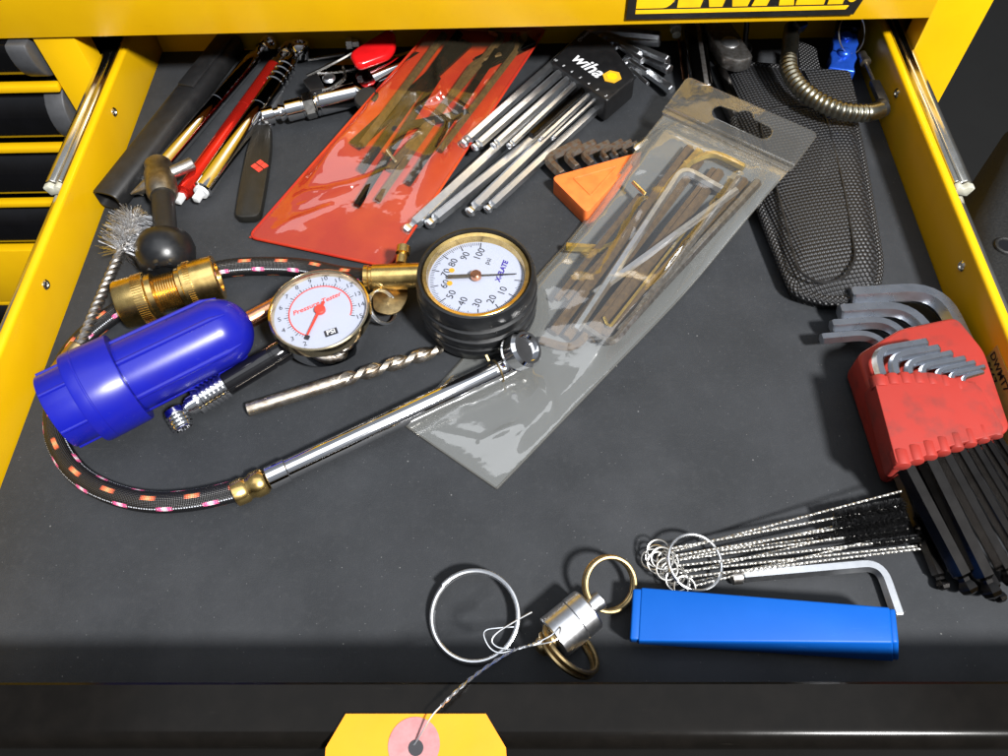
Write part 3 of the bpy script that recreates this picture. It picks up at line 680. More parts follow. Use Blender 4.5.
def inred(u, v, h): return quad_uv(pc, u, v)+V((0, 0, h))
rk = [((.55, .17), (.42, .72), None, .0045), ((.66, .20), (.62, .80), (.80, .84), .0042), ((.40, .30), (.31, .93), None, .0055), ((.26, .40), (.19, .92), None, .0048),
      ((.78, .28), (.74, .86), None, .0048), ((.58, .32), (.70, .93), (.54, .955), .0046), ((.48, .50), (.86, .58), None, .0050), ((.84, .42), (.90, .88), (.78, .94), .0040)]
for i, (a, b, c, af) in enumerate(rk):
    pts = [inred(*a, .0032+af*.25), inred(*b, .0036+af*.25)]+([inred(*c, .0036+af*.25)] if c else [])
    hex_key(pts, af, M['brown_steel'] if i % 2 else M['black_oxide'], ['dark straight hex bit bar in the red pouch', 'dark hex key with a bent end in the red pouch'][1 if c else 0], 'hex keys inside the red pouch')
g = G(); bar(g, inred(.20, .40, .0028), inred(.42, .90, .0028), .0095, .003); single('flat_file', g, M['black_oxide'], 'flat black file inside the red pouch', 'file', inred(.3, .6, .001), bevel=.0006)
g = G(); bar(g, inred(.66, .80, .0035), inred(.95, .93, .0035), .013, .004); single('steel_block', g, M['black_oxide'], 'short dark steel block near the mouth of the red pouch', 'block', inred(.8, .88, .001), bevel=.0008)
g = G(); tube(g, [inred(.50, .375, .009), inred(.62, .335, .009)], .0009, 8); single('small_pin', g, M['satin'], 'small bright pin in the red pouch', 'pin', inred(.55, .36, .008))

# --- black holder with silver ball-end keys
zt = .021
hold = thing('hex_key_holder', 'black plastic key holder with white lettering and yellow hexagon', 'key holder', P(593, 65, 0))
ol = [P(u, v, zt) for u, v in ((585, 28), (551, 60), (607, 101), (636, 76), (610, 41))]
g = G(); prism(g, [V((p.x, p.y, .003)) for p in closed_fillet(ol, .003)], (0, 0, zt-.003)); hb = part(hold, 'holder_body', g, M['black_plastic'], bevel=.0015, seg=3)
ex = (P(607, 101, zt)-P(551, 60, zt)).normalized(); ey = V((0, 0, 1)).cross(ex)
g = G(); put_text(g, 'wiha', .0150, P(588, 66, zt)+V((0, 0, .0004)), ex, ey, bold=.018, shear=.15); part(hb, 'lettering', g, M['white_print'], flat=True)
hxc = P(612, 77, zt+.0002); g = G(); lathe(g, hxc, (0, 0, 1), [(0, .0068), (.0004, .0068)], 6, up=ex); hx = part(hb, 'hexagon_logo', g, M['amber_print'])
g = G(); lathe(g, hxc+V((0, 0, .0003)), (0, 0, 1), [(0, .0040), (.0004, .0040)], 6, up=ex); part(hx, 'hexagon_core', g, M['yellow_print'])
g = G()
for i in range(7):
    p = P(555.5, 60.5, zt)+(P(606, 96.3, zt)-P(555.5, 60.5, zt))*(i/6)
    put_text(g, ['10', '8', '6', '5', '4', '3', '2'][i], .0030, p+V((0, 0, .0004)), ex, ey)
part(hb, 'size_print', g, M['white_print'], flat=True); g = G()
put_text(g, 'Germany', .0045, P(585, 36, zt)+V((0, 0, .0004)), P(591, 29, zt)-P(577, 40, zt), ex)
part(hb, 'origin_print', g, M['white_print'], flat=True)
W = [ # ball end, holder edge, exit point, short arm end, across flats, level
 ((404, 233), (566, 86), (597, 36), (661, 41), .0092, 0), ((427, 226), (585, 97), (608, 44), (668, 64), .0078, 0),
 ((462, 145), (551, 66), (588, 31), (660, 36), .0068, 1), ((473, 149), (560, 73), (604, 38), (668, 60), .0062, 1), ((468, 214), (590, 96), (616, 48), (670, 70), .0076, 0), ((486, 211), (602, 104), (628, 66), (672, 90), .0064, 0),
 ((492, 147), (568, 79), (612, 43), (640, 54), .0052, 1), ((508, 147), (575, 84), (617, 48), (643, 61), .0046, 1), ((539, 141), (589, 95), (625, 62), (648, 72), .0034, 1), ((552, 139), (595, 99.5), (632, 73), (648, 84), .0026, 1)]
W.sort(key=lambda k: -k[4])
for i, (a, b, c, e_, af, lv) in enumerate(W):
    z = .0050 if lv == 0 else .0150
    af *= .88
    A_, Bh = P(*a, z), P(*b, z); d = (Bh-A_).normalized(); ex_ = P(*c, z); Lh = (ex_-A_).dot(d)
    bendp = A_+d*(Lh+.004); arm = P(*e_, z+.004)
    hex_key([A_, bendp, arm], af, M['satin'], ORD[i if i < 9 else 11]+' silver ball-end key in the black lettered holder', 'silver ball-end keys in the black holder', ball=True, bend=af*1.7, phase=R(-18))
A_, Bh = P(531, 136, .0150), P(583.5, 90, .0150)
hex_key([A_, Bh+(Bh-A_).normalized()*.02], .0044, M['black_oxide'], 'black hex key among the silver ones in the lettered holder', ball=False)

# --- orange triangular holder
t = thing('hex_key_holder', 'orange triangular key holder with a moulded triangle', 'key holder', P(590, 180, 0))
zt = .0125; ol = [P(u, v, zt) for u, v in ((551, 177), (643, 151), (587, 213))]
g = G(); prism(g, [V((p.x, p.y, .0005)) for p in closed_fillet(ol, [.005, .003, .004])], (0, 0, zt-.0005)); ob = part(t, 'holder_body', g, M['orange_plastic'], bevel=.0022, seg=4)
c0 = sum(ol, V())/3; g = G(); tube(g, [c0+(p-c0)*.48+V((0, 0, .0001)) for p in closed_fillet(ol, .003)], .0006, 6, closed=True); part(ob, 'moulded_triangle', g, M['orange_plastic'])
OK_ = [((562, 175), (546, 159), (580, 143), .0062), ((577, 168), (565, 156), (595, 143), .0054), ((592, 164), (582, 155), (609, 143), .0046), ((607, 159), (601, 152), (622, 141), .0036), ((617, 156), (612, 150), (631, 141), .0028), ((627, 153), (622, 149), (637, 142), .0022)]
for i, (a, b, c, af) in enumerate(OK_):
    hex_key([P(*a, .0075), P(*b, .0075), P(*c, .0085)], af, M['rusty'], (ORD[i] if i < 5 else 'thinnest')+' rusty key stub in the orange holder', 'rusty keys in the orange holder', bend=af*1.2)
g = G(); A = P(634, 151, .006); lathe(g, A, P(645, 143, .006)-A, [(0, .002), (.003, .0036), (.012, .0036)], 12); single('steel_tip', g, M['satin'], 'bright steel tip beside the orange holder', 'tip', P(640, 147, 0))

# --- clear zip bag with hex keys
bc = [P(404, 425, .001), P(497, 489, .001), P(792, 166, .024), P(667, 114, .020)]
bag = thing('zip_bag', 'clear plastic hang bag holding loose hex keys', 'plastic bag', P(590, 300, 0))
def lift(u, v): return 0
def fix(c, u, v):
    p = quad_uv(c, u, v); return p
def bag_p(u, v, h=0.0):
    p = quad_uv(bc, u, v); zz = .0010+.021*sm((v-.55)/.45)
    return V((p.x, p.y, zz+h))
def bsheet(g, hf, nu, nv):
    vs = [bag_p(i/nu, j/nv, hf(i/nu, j/nv, quad_uv(bc, i/nu, j/nv))) for j in range(nv+1) for i in range(nu+1)]
    g.add(vs, [(j*(nu+1)+i, j*(nu+1)+i+1, (j+1)*(nu+1)+i+1, (j+1)*(nu+1)+i) for j in range(nv) for i in range(nu)])
g = G(); bsheet(g, lambda u, v, p: 0.0, 16, 40); part(bag, 'back_film', g, M['glare_film'], upn=True)
def bfront(u, v, p):
    e_ = sm(min(1, min(u, 1-u)*6))*sm(min(1, min(v, 1-v)*9)); full = sm((v-.26)/.2)
    wr = .0014*noise.noise(V((p.x*32, p.y*32, 3)))+.0005*noise.noise(V((p.x*80, p.y*80, 5)))*(.5+full)+.0020*abs(noise.noise(V((p.x*50, p.y*20, 8))))*(.25+.9*sm((v-.6)/.3))
    return .0006+e_*max(.0012, .0036+.0105*full+wr+crease_h(CR_BAG, p))
g = G(); bsheet(g, bfront, 100, 240); part(bag, 'front_film', g, M['clear_film'], sharp=80, upn=True)
c1, c2 = bag_p(0, 1), bag_p(1, 1)
hxd = (c2-c1); Wd = hxd.length; hxd.normalize(); top = P(679, 76, .030); hyd = (top-c1); hyd = hyd-hxd*hyd.dot(hxd); Hh = hyd.length; hyd.normalize(); hnd = hxd.cross(hyd)
outer = closed_fillet([V((-.002, -.004, 0)), V((Wd+.001, -.004, 0)), V((Wd+.002, Hh, 0)), V((-.002, Hh, 0))], [.001, .001, .004, .004])
hc = V((Wd*.52, Hh*.47, 0)); hl = []
for (dx, dy, a0, a1, rr) in ((.016, 0, -90, 90, .0052), (.0, .0035, 25, 155, .0060), (-.016, 0, 90, 270, .0052)):
    hl += [(hc.x+dx+rr*math.cos(R(a0+(a1-a0)*k/10)), hc.y+dy+rr*math.sin(R(a0+(a1-a0)*k/10))) for k in range(11)]
g = G(); put_outline(g, [[(p.x, p.y) for p in outer], hl], c1+V((0, 0, .0022)), hxd, hyd, hnd, .0004); hd = part(bag, 'hang_header', g, M['header_film'], label='stiff clear header with a hang hole', flat=True)
g = G(); tube(g, [c1+V((0, 0, .0022))+hxd*a+hyd*b for a, b in hl], .0006, 6, closed=True); tube(g, [c1+V((0, 0, .0022))+hxd*p.x+hyd*p.y for p in outer], .0005, 6, closed=True); part(hd, 'hole_edge', g, M['header_film'])
g = G(); tube(g, [c1+V((0, 0, .003))-hxd*.002, c2+V((0, 0, .003))+hxd*.001], .0011, 8); tube(g, [c1+V((0, 0, .003))-hxd*.001-hyd*.005, c2+V((0, 0, .003))-hyd*.005], .0007, 8); part(bag, 'zip_strip', g, M['header_film'])
g = G(); 
for uu in (0.0, 1.0): tube(g, [bag_p(uu, k/30, .0004) for k in range(31)], .0006, 6)
tube(g, [bag_p(k/10, 0, .0004) for k in range(11)], .0006, 6); part(bag, 'side_seam', g, M['header_film'])
def bz(u, v, h):
    # height of the bag floor under a photographed point, then the point itself
    p = P(u, v, .004)
    for _ in range(4):
        best = min(((quad_uv(bc, i/12, j/24)-p).to_2d().length, j/24) for i in range(13) for j in range(25)); p = P(u, v, .0014+.021*sm((best[1]-.55)/.45)+h)
    return p
BK = [([(594, 294), (737, 190)], .0042, 'satin', 'straight pale silver hex bar on top in the clear bag', .0095),
      ([(576, 330), (683, 168), (722, 190)], .0048, 'satin', 'pale L-shaped hex key with its bend near the bag mouth', .0075),
      ([(566, 247), (612, 250), (700, 150)], .0050, 'gold_steel', 'yellowed L-shaped key with a hooked end in the clear bag', .0062),
      ([(540, 340), (574, 350), (714, 170)], .0046, 'brown_steel', None, .0028), ([(553, 333), (690, 148)], .0060, 'brown_steel', None, .0030),
      ([(566, 338), (700, 160)], .0056, 'brown_steel', None, .0032), ([(576, 322), (611, 346), (740, 178)], .0044, 'dull_steel', None, .0060),
      ([(590, 340), (720, 172)], .0060, 'brown_steel', None, .0030), ([(603, 336), (745, 180)], .0050, 'brown_steel', None, .0028),
      ([(604, 317), (609, 328), (690, 225)], .0016, 'gold_steel', 'thin bent wire key in the clear bag', .0090),
      ([(619, 332), (758, 182)], .0052, 'dull_steel', None, .0030),
      ([(556, 300), (640, 195)], .0034, 'brown_steel', None, .0070), ([(566, 299), (650, 205)], .0030, 'brown_steel', None, .0075), ([(684, 165), (712, 152), (744, 168)], .0045, 'gold_steel', None, .0055)]
for pts, af, mt, lab, h in BK:
    hex_key([bz(u, v, h) for u, v in pts], af, M[mt], lab or ('brown straight hex key in the clear bag', 'dark L-shaped hex key in the clear bag')[len(pts) > 2], 'hex keys inside the clear bag')
g = G(); A, B = bz(633, 182, .0125), bz(645, 194, .0125); tube(g, [A, B], .0013, 10); single('split_pin', g, M['brass'], 'small bright brass pin in the clear bag', 'pin', (A+B)/2)

# --- nylon belt pouch
def puff(g, ol, zb_, h, p=2.4, rings=(1, .985, .95, .88, .76, .6, .4, .2)):
    c = sum(ol, V())/len(ol); n = len(ol); vs = []; uvs = []
    for s_ in rings:
        for q in ol:
            k = c+(q-c)*s_; vs.append(V((k.x, k.y, zb_+h*(1-s_**p)+.0018*noise.noise(k*45)*(1-s_))))
    vs.append(V((c.x, c.y, zb_+h))); fs = []
    for r in range(len(rings)-1):
        for k in range(n): fs.append((r*n+k, r*n+(k+1) % n, (r+1)*n+(k+1) % n, (r+1)*n+k))
    r = len(rings)-1
    for k in range(n): fs.append((r*n+k, r*n+(k+1) % n, len(vs)-1))
    m0 = len(vs)
    for q in ol: vs.append(V((q.x, q.y, .0005)))
    for k in range(n): fs.append((m0+k, m0+(k+1) % n, (k+1) % n, k))
    fs.append(tuple(m0+k for k in range(n-1, -1, -1)))
    cs, sn = math.cos(.6), math.sin(.6)
    g.add(vs, fs, [[(vs[i].x*cs-vs[i].y*sn+vs[i].z*.5, vs[i].x*sn+vs[i].y*cs+vs[i].z*.5) for i in f] for f in fs])
t = thing('nylon_pouch', 'black woven nylon belt pouch with bound edge', 'pouch', P(820, 190, 0))
px = [(724, 62), (842, 72), (861, 150), (880, 265), (874, 292), (834, 301), (796, 291), (768, 225), (738, 140)]
ol = closed_fillet([P(u, v, .010) for u, v in px], [.004, .004, .03, .012, .006, .008, .007, .03, .03], 6)
ol = [V((q.x, q.y, 0)) for q in ol]
g = G(); puff(g, ol, .0095, .0095, 6); bd = part(t, 'pouch_body', g, M['nylon'], sharp=70)
g = G(); tube(g, [V((q.x, q.y, .0085)) for q in ol], 1, closed=True, uv=True, prof=[(.0034*math.cos(2*math.pi*k/10), .0030*math.sin(2*math.pi*k/10)) for k in range(10)]); g.uv = {i: [(a*.02, b) for a, b in q] for i, q in g.uv.items()}; part(t, 'edge_binding', g, M['nylon_edge'])
px2 = [(757, 105), (824, 100), (845, 180), (858, 255), (846, 276), (820, 280), (800, 268)]
o2 = [P(u, v, .022) for u, v in px2]; o2 = closed_fillet([V((q.x, q.y, 0)) for q in o2], .02, 6); cc = sum(o2, V())/len(o2)
g = G(); tube(g, [V((q.x, q.y, .0189)) for q in o2], .0008, 6, closed=True); part(bd, 'stitched_panel_edge', g, M['nylon_edge'])
ol3 = closed_fillet([P(u, v, .020) for u, v in ((797, 66), (818, 45), (816, 62), (835, 78), (842, 118), (822, 112))], .004)
g = G(); fp = [P(u, v, .0215) for u, v in ((802, 72), (848, 74), (856, 108), (822, 112))]
prism(g, closed_fillet(fp, .003), (0, 0, .003)); g.uv = {i: [(g.v[j].x*.8-g.v[j].y*.6, g.v[j].x*.6+g.v[j].y*.8) for j in f] for i, f in enumerate(g.f)}; part(t, 'pocket_flap', g, M['nylon'], bevel=0)
g = G(); st_ = [P(u, v, .018) for u, v in ((797, 44), (815, 52), (822, 90), (800, 92))]
prism(g, closed_fillet(st_, .003), (0, 0, .003)); g.uv = {i: [(g.v[j].x, g.v[j].y) for j in f] for i, f in enumerate(g.f)}; part(t, 'belt_loop', g, M['nylon_edge'])

# --- multi-tool in the pouch
t = thing('plier_tool', 'grey steel pliers head sticking out of the nylon pouch', 'pliers', P(730, 50, .0))
ol = [P(u, v, .022) for u, v in ((703, 22), (727, 22), (753, 62), (738, 66), (722, 62), (714, 48), (706, 36))]
g = G(); prism(g, [p-V((0, 0, .006)) for p in closed_fillet(ol, .004)], (0, 0, .010)); part(t, 'jaw_plate', g, M['dull_steel'], bevel=.0015)
g = G(); lathe(g, P(730, 43, .0255), (0, 0, 1), [(0, .0062), (.001, .0062), (.0018, .0048), (.0018, .002)], 24); part(t, 'pivot', g, M['satin'])
g = G(); bar(g, P(718, 68, .014), P(736, 110, .012), .007, .008); part(t, 'handle', g, M['black_oxide'], bevel=.001)
# dark handles beside it
t = thing('dark_handle', 'dark brown worn handle bar behind the clear bag header', 'handle', P(695, 60, 0))
g = G(); A, B = P(692, 24, .018), P(702, 92, .012); bar(g, A, B, .0150, .012); part(t, 'handle_body', g, M['black_oxide'], bevel=.003, seg=3)
g = G(); bar(g, A+V((.002, 0, .0064)), B+V((.002, 0, .0064)), .0032, .0012); part(t, 'inlay', g, M['dull_steel'], bevel=.0004)
g = G(); tube(g, [P(679, 40, .012), P(684, 80, .006)], .0011, 8); single('thin_copper_rod', g, M['copper'], 'thin copper coloured rod beside the dark brown handle', 'rod', P(682, 60, 0))
g = G(); A = P(675, 24, .022); lathe(g, A, P(677, 38, .020)-A, [(0, .004), (.006, .004), (.0062, .003), (.011, .0032), (.0115, .0022)], 12); single('cream_knob', g, M['cream'], 'small cream plastic knob above the dark brown handle', 'knob', P(676, 32, .01))
g = G(); tube(g, smooth_path([P(710, 66, .010), P(722, 92, .009), P(735, 120, .008)], 4), .0045, 10); single('black_rod', g, M['rubber'], 'black rubber rod beside the nylon pouch', 'rod', P(722, 92, 0))
g = G(); tube(g, [P(747, 20, .030), P(745, 47, .012)], .0019, 8); ring(g, P(746, 48, .009), (.2, -.5, 1), .0042, .0009); single('hanging_probe', g, M['black_plastic'], 'short black rod with an eyelet behind the pliers', 'rod', P(746, 40, .0))

# --- flexible gooseneck
t = thing('gooseneck', 'grey coiled flexible gooseneck lying over the nylon pouch', 'gooseneck', P(820, 90, .02))
pth = smooth_path([P(792, 28, .034), P(790, 48, .034), P(789, 68, .034), P(799, 86, .033), P(818, 101, .032), P(842, 111, .031), P(866, 113, .029), P(880, 110, .027)], 22)
rr = []; L = 0
for i, p in enumerate(pth):
    if i: L += (p-pth[i-1]).length
    rr.append(L)
fine = []; rad = []
tot = rr[-1]; n = int(tot/.0006)
for k in range(n+1):
    l_ = tot*k/n; i = max(j for j in range(len(rr)) if rr[j] <= l_+1e-9); i = min(i, len(rr)-2)
    f_ = (l_-rr[i])/max(1e-9, rr[i+1]-rr[i]); fine.append(pth[i].lerp(pth[i+1], f_))
    smoothend = l_ < .035 or l_ > tot-.012
    rad.append(.0056 if smoothend else .0050+.0010*abs(math.sin(math.pi*l_/.0036)))
g = G(); tube(g, fine, rad, 16); part(t, 'coil', g, M['bronze'] if False else pm('gunmetal_coil', (.26, .25, .20), .30, 1, col2=(.18, .17, .13), vs=200))
g = G(); A = P(878, 110, .0268); lathe(g, A, P(889, 104, .027)-A, [(0, .006), (.004, .0062), (.005, .003)], 16); part(t, 'end_cap', g, M['black_plastic'])
g = G(); bar(g, P(796, 22, .040), P(802, 30, .038), .008, .008); part(t, 'clip', g, M['black_plastic'], bevel=.001)
# --- blue anodised tool
t = thing('pocket_tool', 'blue anodised metal pocket tool with two domed buttons', 'pocket tool', P(840, 50, .0))
A, B = P(841, 72, .017), P(846, 34, .020); d = (B-A).normalized(); s = d.cross(V((0, 0, 1))).normalized()
g = G(); L = (B-A).length; ol = [A+s*(.0085*sg*(1+.10*math.cos(k*2.1)))+d*(L*k/8) for sg, rng in ((1, range(9)), (-1, range(8, -1, -1))) for k in rng]
prism(g, [p-V((0, 0, .008)) for p in ol], (0, 0, .010)); part(t, 'handle_body', g, M['blue_metal'], bevel=.0015, seg=3)
for f_ in (.42, .86):
    g = G(); ellipsoid(g, A+d*(L*f_)+V((0, 0, .0022)), .0048, .0048, .0034); part(t, 'dome_button', g, M['blue_metal'])
g = G(); bar(g, B+V((0, 0, .001))+d*.0005, B+d*.022+V((0, 0, .006)), .016, .010); part(t, 'dark_end', g, M['black_oxide'], bevel=.0015)
g = G(); ring(g, P(852, 33, .030), (.5, -.6, .6), .0135, .0005, n=6); single('wire_ring', g, M['satin'], 'thin wire ring hooked by the blue handle', 'ring', P(852, 33, .018))
t = thing('small_probe', 'small probe with black clip leaning on the right wall', 'probe', P(874, 80, .0))
g = G(); A, B = P(862, 54, .020), P(874, 82, .020); lathe(g, A, B-A, [(0, .0028), (.006, .0028), (.007, .0036), (.010, .0036), (.0105, .0012), ((B-A).length, .0011)], 12); part(t, 'probe_stem', g, M['bronze'])
g = G(); bar(g, P(874, 82, .020), P(884, 104, .021), .0065, .004); part(t, 'clip', g, M['black_plastic'], bevel=.0008)

# --- brass hose coupling
t = thing('hose_coupling', 'brass hose coupling with knurled collars and thread', 'coupling', P(168, 296, 0))
A, B = P(121, 305, .0165), P(219, 277, .0165); d = (B-A).normalized(); q = (B-A).length
def kn(g, a, b, r0, n=60):
    s, u = frames([A, B])[0]
    for k in range(n):
        an = 2*math.pi*k/n; o_ = s*math.cos(an)+u*math.sin(an); frame_box(g, A+d*((a+b)/2)+o_*r0, d*((b-a)/2), o_*.00045, d.cross(o_)*(math.pi*r0/n*.5))
g = G(); lathe(g, A, d, [(0, .0100), (.0, .0138), (.0008, .0142), (q*.30, .0142), (q*.31, .0134), (q*.315, .0128), (q*.37, .0128), (q*.375, .0100)], 48); part(t, 'female_collar', g, M['brass'])
g = G(); kn(g, q*.19, q*.29, .0143); part(t, 'knurling', g, M['brass'])
g = G(); thr = [(q*.37, .0095)]
for k in range(9): thr += [(q*(.385+.025*k), .0098), (q*(.395+.025*k), .0108), (q*(.402+.025*k), .0098)]
lathe(g, A, d, thr+[(q*.62, .0095)], 40); part(t, 'thread', g, M['brass'])
g = G(); lathe(g, A, d, [(q*.605, .0100), (q*.61, .0118), (q*.65, .0118), (q*.655, .0130), (q*.665, .0134), (q*.99, .0134), (q, .0128), (q, .0085), (q*.97, .0085)], 48); part(t, 'male_collar', g, M['brass'])
g = G(); kn(g, q*.70, q*.76, .0135); part(t, 'knurling', g, M['brass'])

# --- air line gauge: boot, dial, stem, hose, wand, chuck
t = thing('inflator_gauge', 'air pressure gauge in ribbed black rubber boot with braided hose and chrome wand', 'pressure gauge', P(478, 300, 0))
zt = .044; Cg = (P(412, 274, zt-.006)+P(539, 274, zt-.006))/2; Rb = mm(475, 272, zt-.004, 61.5)
Cg = P(475.5, 271, zt); c0 = V((Cg.x, Cg.y, .0032))
k = Rb; g = G()
lathe(g, c0, (0, 0, 1), [(0, k*.86), (.0012, k*.93), (.007, k*.97), (.0085, k*.985), (.0110, k*.97), (.0120, k*.90), (.0130, k*.90), (.0140, k*.985), (.0165, k), (.0195, k*.99), (.0208, k*.91), (.0218, k*.91), (.0228, k*.985), (.026, k*1.0), (.0285, k*.99), (.0295, k*.925), (.0305, k*.925), (.0315, k*.98), (.0345, k*.985), (.038, k*.965), (.0405, k*.94), (.0408, k*.905), (.0395, k*.89), (.034, k*.885)], 64, up=(0, 1, 0))
boot = part(t, 'rubber_boot', g, M['rubber'], sharp=50)
g = G(); lathe(g, c0+V((0, 0, .0335)), (0, 0, 1), [(.0, k*.75), (.0, k*.882), (.0052, k*.882), (.0058, k*.86), (.0052, k*.80), (.002, k*.785), (.0, k*.775)], 64, cap=False); bez = part(t, 'bezel', g, M['brass'])
zd = c0.z+.0345; g = G(); lathe(g, V((c0.x, c0.y, zd-.0008)), (0, 0, 1), [(0, k*.78), (.0008, k*.78)], 64); dial = part(t, 'dial', g, M['dial_white'])
Cd = V((c0.x, c0.y, zd))
def pol(C, a, r, h=.00025): return C+V((math.cos(R(a))*r, math.sin(R(a))*r, h))
g = G()
for i in range(101):
    an = -5-2.7*i; ln = .13 if i % 10 == 0 else (.085 if i % 5 == 0 else .06); wdt = .00028 if i % 10 == 0 else .00014
    a_, b_ = pol(Cd, an, k*.755), pol(Cd, an, k*(.755-ln)); dd = (b_-a_).normalized(); ss = V((-dd.y, dd.x, 0))*wdt
    g.add([a_-ss, a_+ss, b_+ss, b_-ss], [(0, 1, 2, 3)])
for v_ in range(10, 101, 10): put_text(g, str(v_), .0058, pol(Cd, -5-2.7*v_, k*.51), (math.cos(R(66)), math.sin(R(66)), 0), (-math.sin(R(66)), math.cos(R(66)), 0))
put_text(g, 'psi', .0042, pol(Cd, 62, k*.40), (math.cos(R(66)), math.sin(R(66)), 0), (-math.sin(R(66)), math.cos(R(66)), 0))
part(dial, 'scale_print', g, M['black_print'], flat=True)
tx, ty = (math.cos(R(72)), math.sin(R(72)), 0), (-math.sin(R(72)), math.cos(R(72)), 0)
g = G(); put_text(g, 'X-FLATE', .0040, pol(Cd, 18, k*.44), tx, ty, bold=.04, shear=.2); part(dial, 'name_print', g, M['purple_print'], flat=True)
for an in (-167, -203):
    g = G(); lathe(g, pol(Cd, an, k*.44, .0001), (0, 0, 1), [(0, .0016), (.0002, .0016)], 16); part(dial, 'amber_dot', g, M['amber_print'])
g = G(); a0 = 2; dd = V((math.cos(R(a0)), math.sin(R(a0)), 0)); ss = V((-dd.y, dd.x, 0)); c_ = Cd+V((0, 0, .0022))
prism(g, [c_+dd*k*.66+ss*.0002, c_-ss*.0005, c_-dd*k*.1-ss*.0011, c_-dd*k*.46-ss*.0012, c_-dd*k*.46+ss*.0012, c_-dd*k*.1+ss*.0011, c_+ss*.0005, c_+dd*k*.66-ss*.0002][::1], (0, 0, .0005)); nd = part(dial, 'needle', g, M['bronze'])
g = G(); lathe(g, Cd+V((0, 0, .0003)), (0, 0, 1), [(0, .0016), (.001, .0030), (.0036, .0030), (.0044, .0022)], 20); part(dial, 'hub', g, M['copper'])
g = G(); lathe(g, V((c0.x, c0.y, c0.z+.0386)), (0, 0, 1), [(0, k*.795), (.0006, k*.795)], 64); part(t, 'lens', g, M['lens'])
# brass stem, valve button, lug and ring
A, B = P(364, 278, .018), P(420, 276, .018); A = A; d = (B-A).normalized(); L = (B-A).length
g = G(); lathe(g, A, d, [(0, .0060), (.0006, .0075), (.003, .0075), (.0035, .0068), (.005, .0068), (.0055, .0078), (L, .0078)], 32); stem = part(t, 'brass_stem', g, M['brass'])
g = G(); E0 = P(401, 264, .020); ed = P(404, 246, .022)-E0; lathe(g, E0, ed, [(0, .0034), (.005, .0034), (.0055, .0026), (.0065, .0026), (.007, .0042), (.0115, .0042), (.012, .0036)], 20); part(stem, 'release_button', g, M['brass'])
g = G(); lg = [P(u, v, .010) for u, v in ((372, 286), (408, 288), (408, 300), (400, 313), (388, 316), (374, 312))]; prism(g, closed_fillet(lg, .006), (0, 0, .0012)); part(stem, 'lug', g, M['old_brass'], bevel=.0003)
g = G(); ring(g, P(383, 307, .013), V((.75, -.15, .6)), .0098, .0007, 2.0, .0016); part(stem, 'split_ring', g, M['satin'])
hp = [(372, 279, .016), (340, 275, .0095), (306, 268, .0064), (268, 266, .0060), (230, 268, .0058), (196, 276, .0056), (165, 287, .0056), (132, 303, .0056), (104, 321, .0056), (78, 344, .0056), (61, 372, .0056), (55, 405, .0056), (57, 440, .0056), (76, 472, .0056), (108, 492, .0056), (150, 502, .0056), (195, 500, .0058), (240, 490, .0064)]
g = G(); tube(g, smooth_path([P(*p) for p in hp], 8), .0056, 24, uv=True); part(t, 'braided_hose', g, M['hose'])
# wand
W0, W1 = P(236, 494, .0066), P(500, 370, .0105); d = (W1-W0).normalized()
L1 = (P(268, 479, .0066)-W0).length
g = G(); lathe(g, W0-d*.001, d, [(0, .0058), (.0005, .0067), (L1*.35, .0069), (L1*.45, .0058), (L1*.55, .0062), (L1*.65, .0072), (L1*.92, .0070), (L1, .0060)], 32); part(t, 'hose_ferrule', g, M['brass'])
L2 = (P(288, 469, .0068)-W0).length; L3 = (W1-W0).length
g = G(); lathe(g, W0, d, [(L1, .0058), (L1+.0005, .0063), (L2-.0005, .0063), (L2, .0056), (L3*.99, .0059), (L3, .0056)], 32); wand = part(t, 'wand_tube', g, M['chrome'])
H0 = P(519, 352, .020)
g = G(); tube(g, smooth_path([W1-d*.003, W1+d*.004, W1+d*.011+V((0, 0, .003)), H0-V((0, 0, .003))], 6), [.0060]*7+[.0062]*6+[.0052]*6, 24); ck = part(t, 'chuck_neck', g, M['chrome'])
hn = (P(530, 347, .026)-P(516, 354, .017)).normalized()
g = G(); lathe(g, H0-hn*.006, hn, [(a_*1.1, r_*1.14) for a_, r_ in [(0, .0055), (.001, .0082), (.003, .0092), (.0035, .0086), (.0045, .0086), (.005, .0094), (.011, .0094), (.0125, .0080), (.0125, .0066), (.0100, .0062), (.0098, .0030), (.0098, .0002)]], 36); part(t, 'chuck_head', g, M['chrome'], sharp=30)
g = G(); ring(g, W1-d*.001, d, .0064, .0005); bar(g, P(486, 355, .0175), P(489, 361, .016), .0012, .0008); part(t, 'clip', g, M['old_brass'])

# --- dial tyre gauge
t = thing('tyre_gauge', 'round white dial tyre gauge with black tube and chrome chuck', 'tyre gauge', P(310, 330, 0))
zt = .031; C = P(318.8, 308.5, zt); k = mm(319, 309, zt, 51.5); c0 = V((C.x, C.y, .0095))
g = G(); lathe(g, c0, (0, 0, 1), [(0, k*.80), (.001, k*.88), (.010, k*.93), (.0145, k*.94), (.0150, k*.985), (.0162, k)], 64); part(t, 'case', g, M['chrome'])
g = G(); lathe(g, c0+V((0, 0, .0160)), (0, 0, 1), [(0, k*.88), (0, k), (.0035, k), (.0055, k*.985), (.0060, k*.955), (.0052, k*.925), (.002, k*.90)], 64, cap=False); part(t, 'bezel', g, pm('gilt_bezel', (.80, .66, .42), .12, 1, col2=(.75, .60, .36), vs=100, rv=.04))
zd = c0.z+.0180; Cd = V((c0.x, c0.y, zd)); g = G(); lathe(g, Cd-V((0, 0, .001)), (0, 0, 1), [(0, k*.905), (.001, k*.905)], 64); dial = part(t, 'dial', g, M['dial_white'])
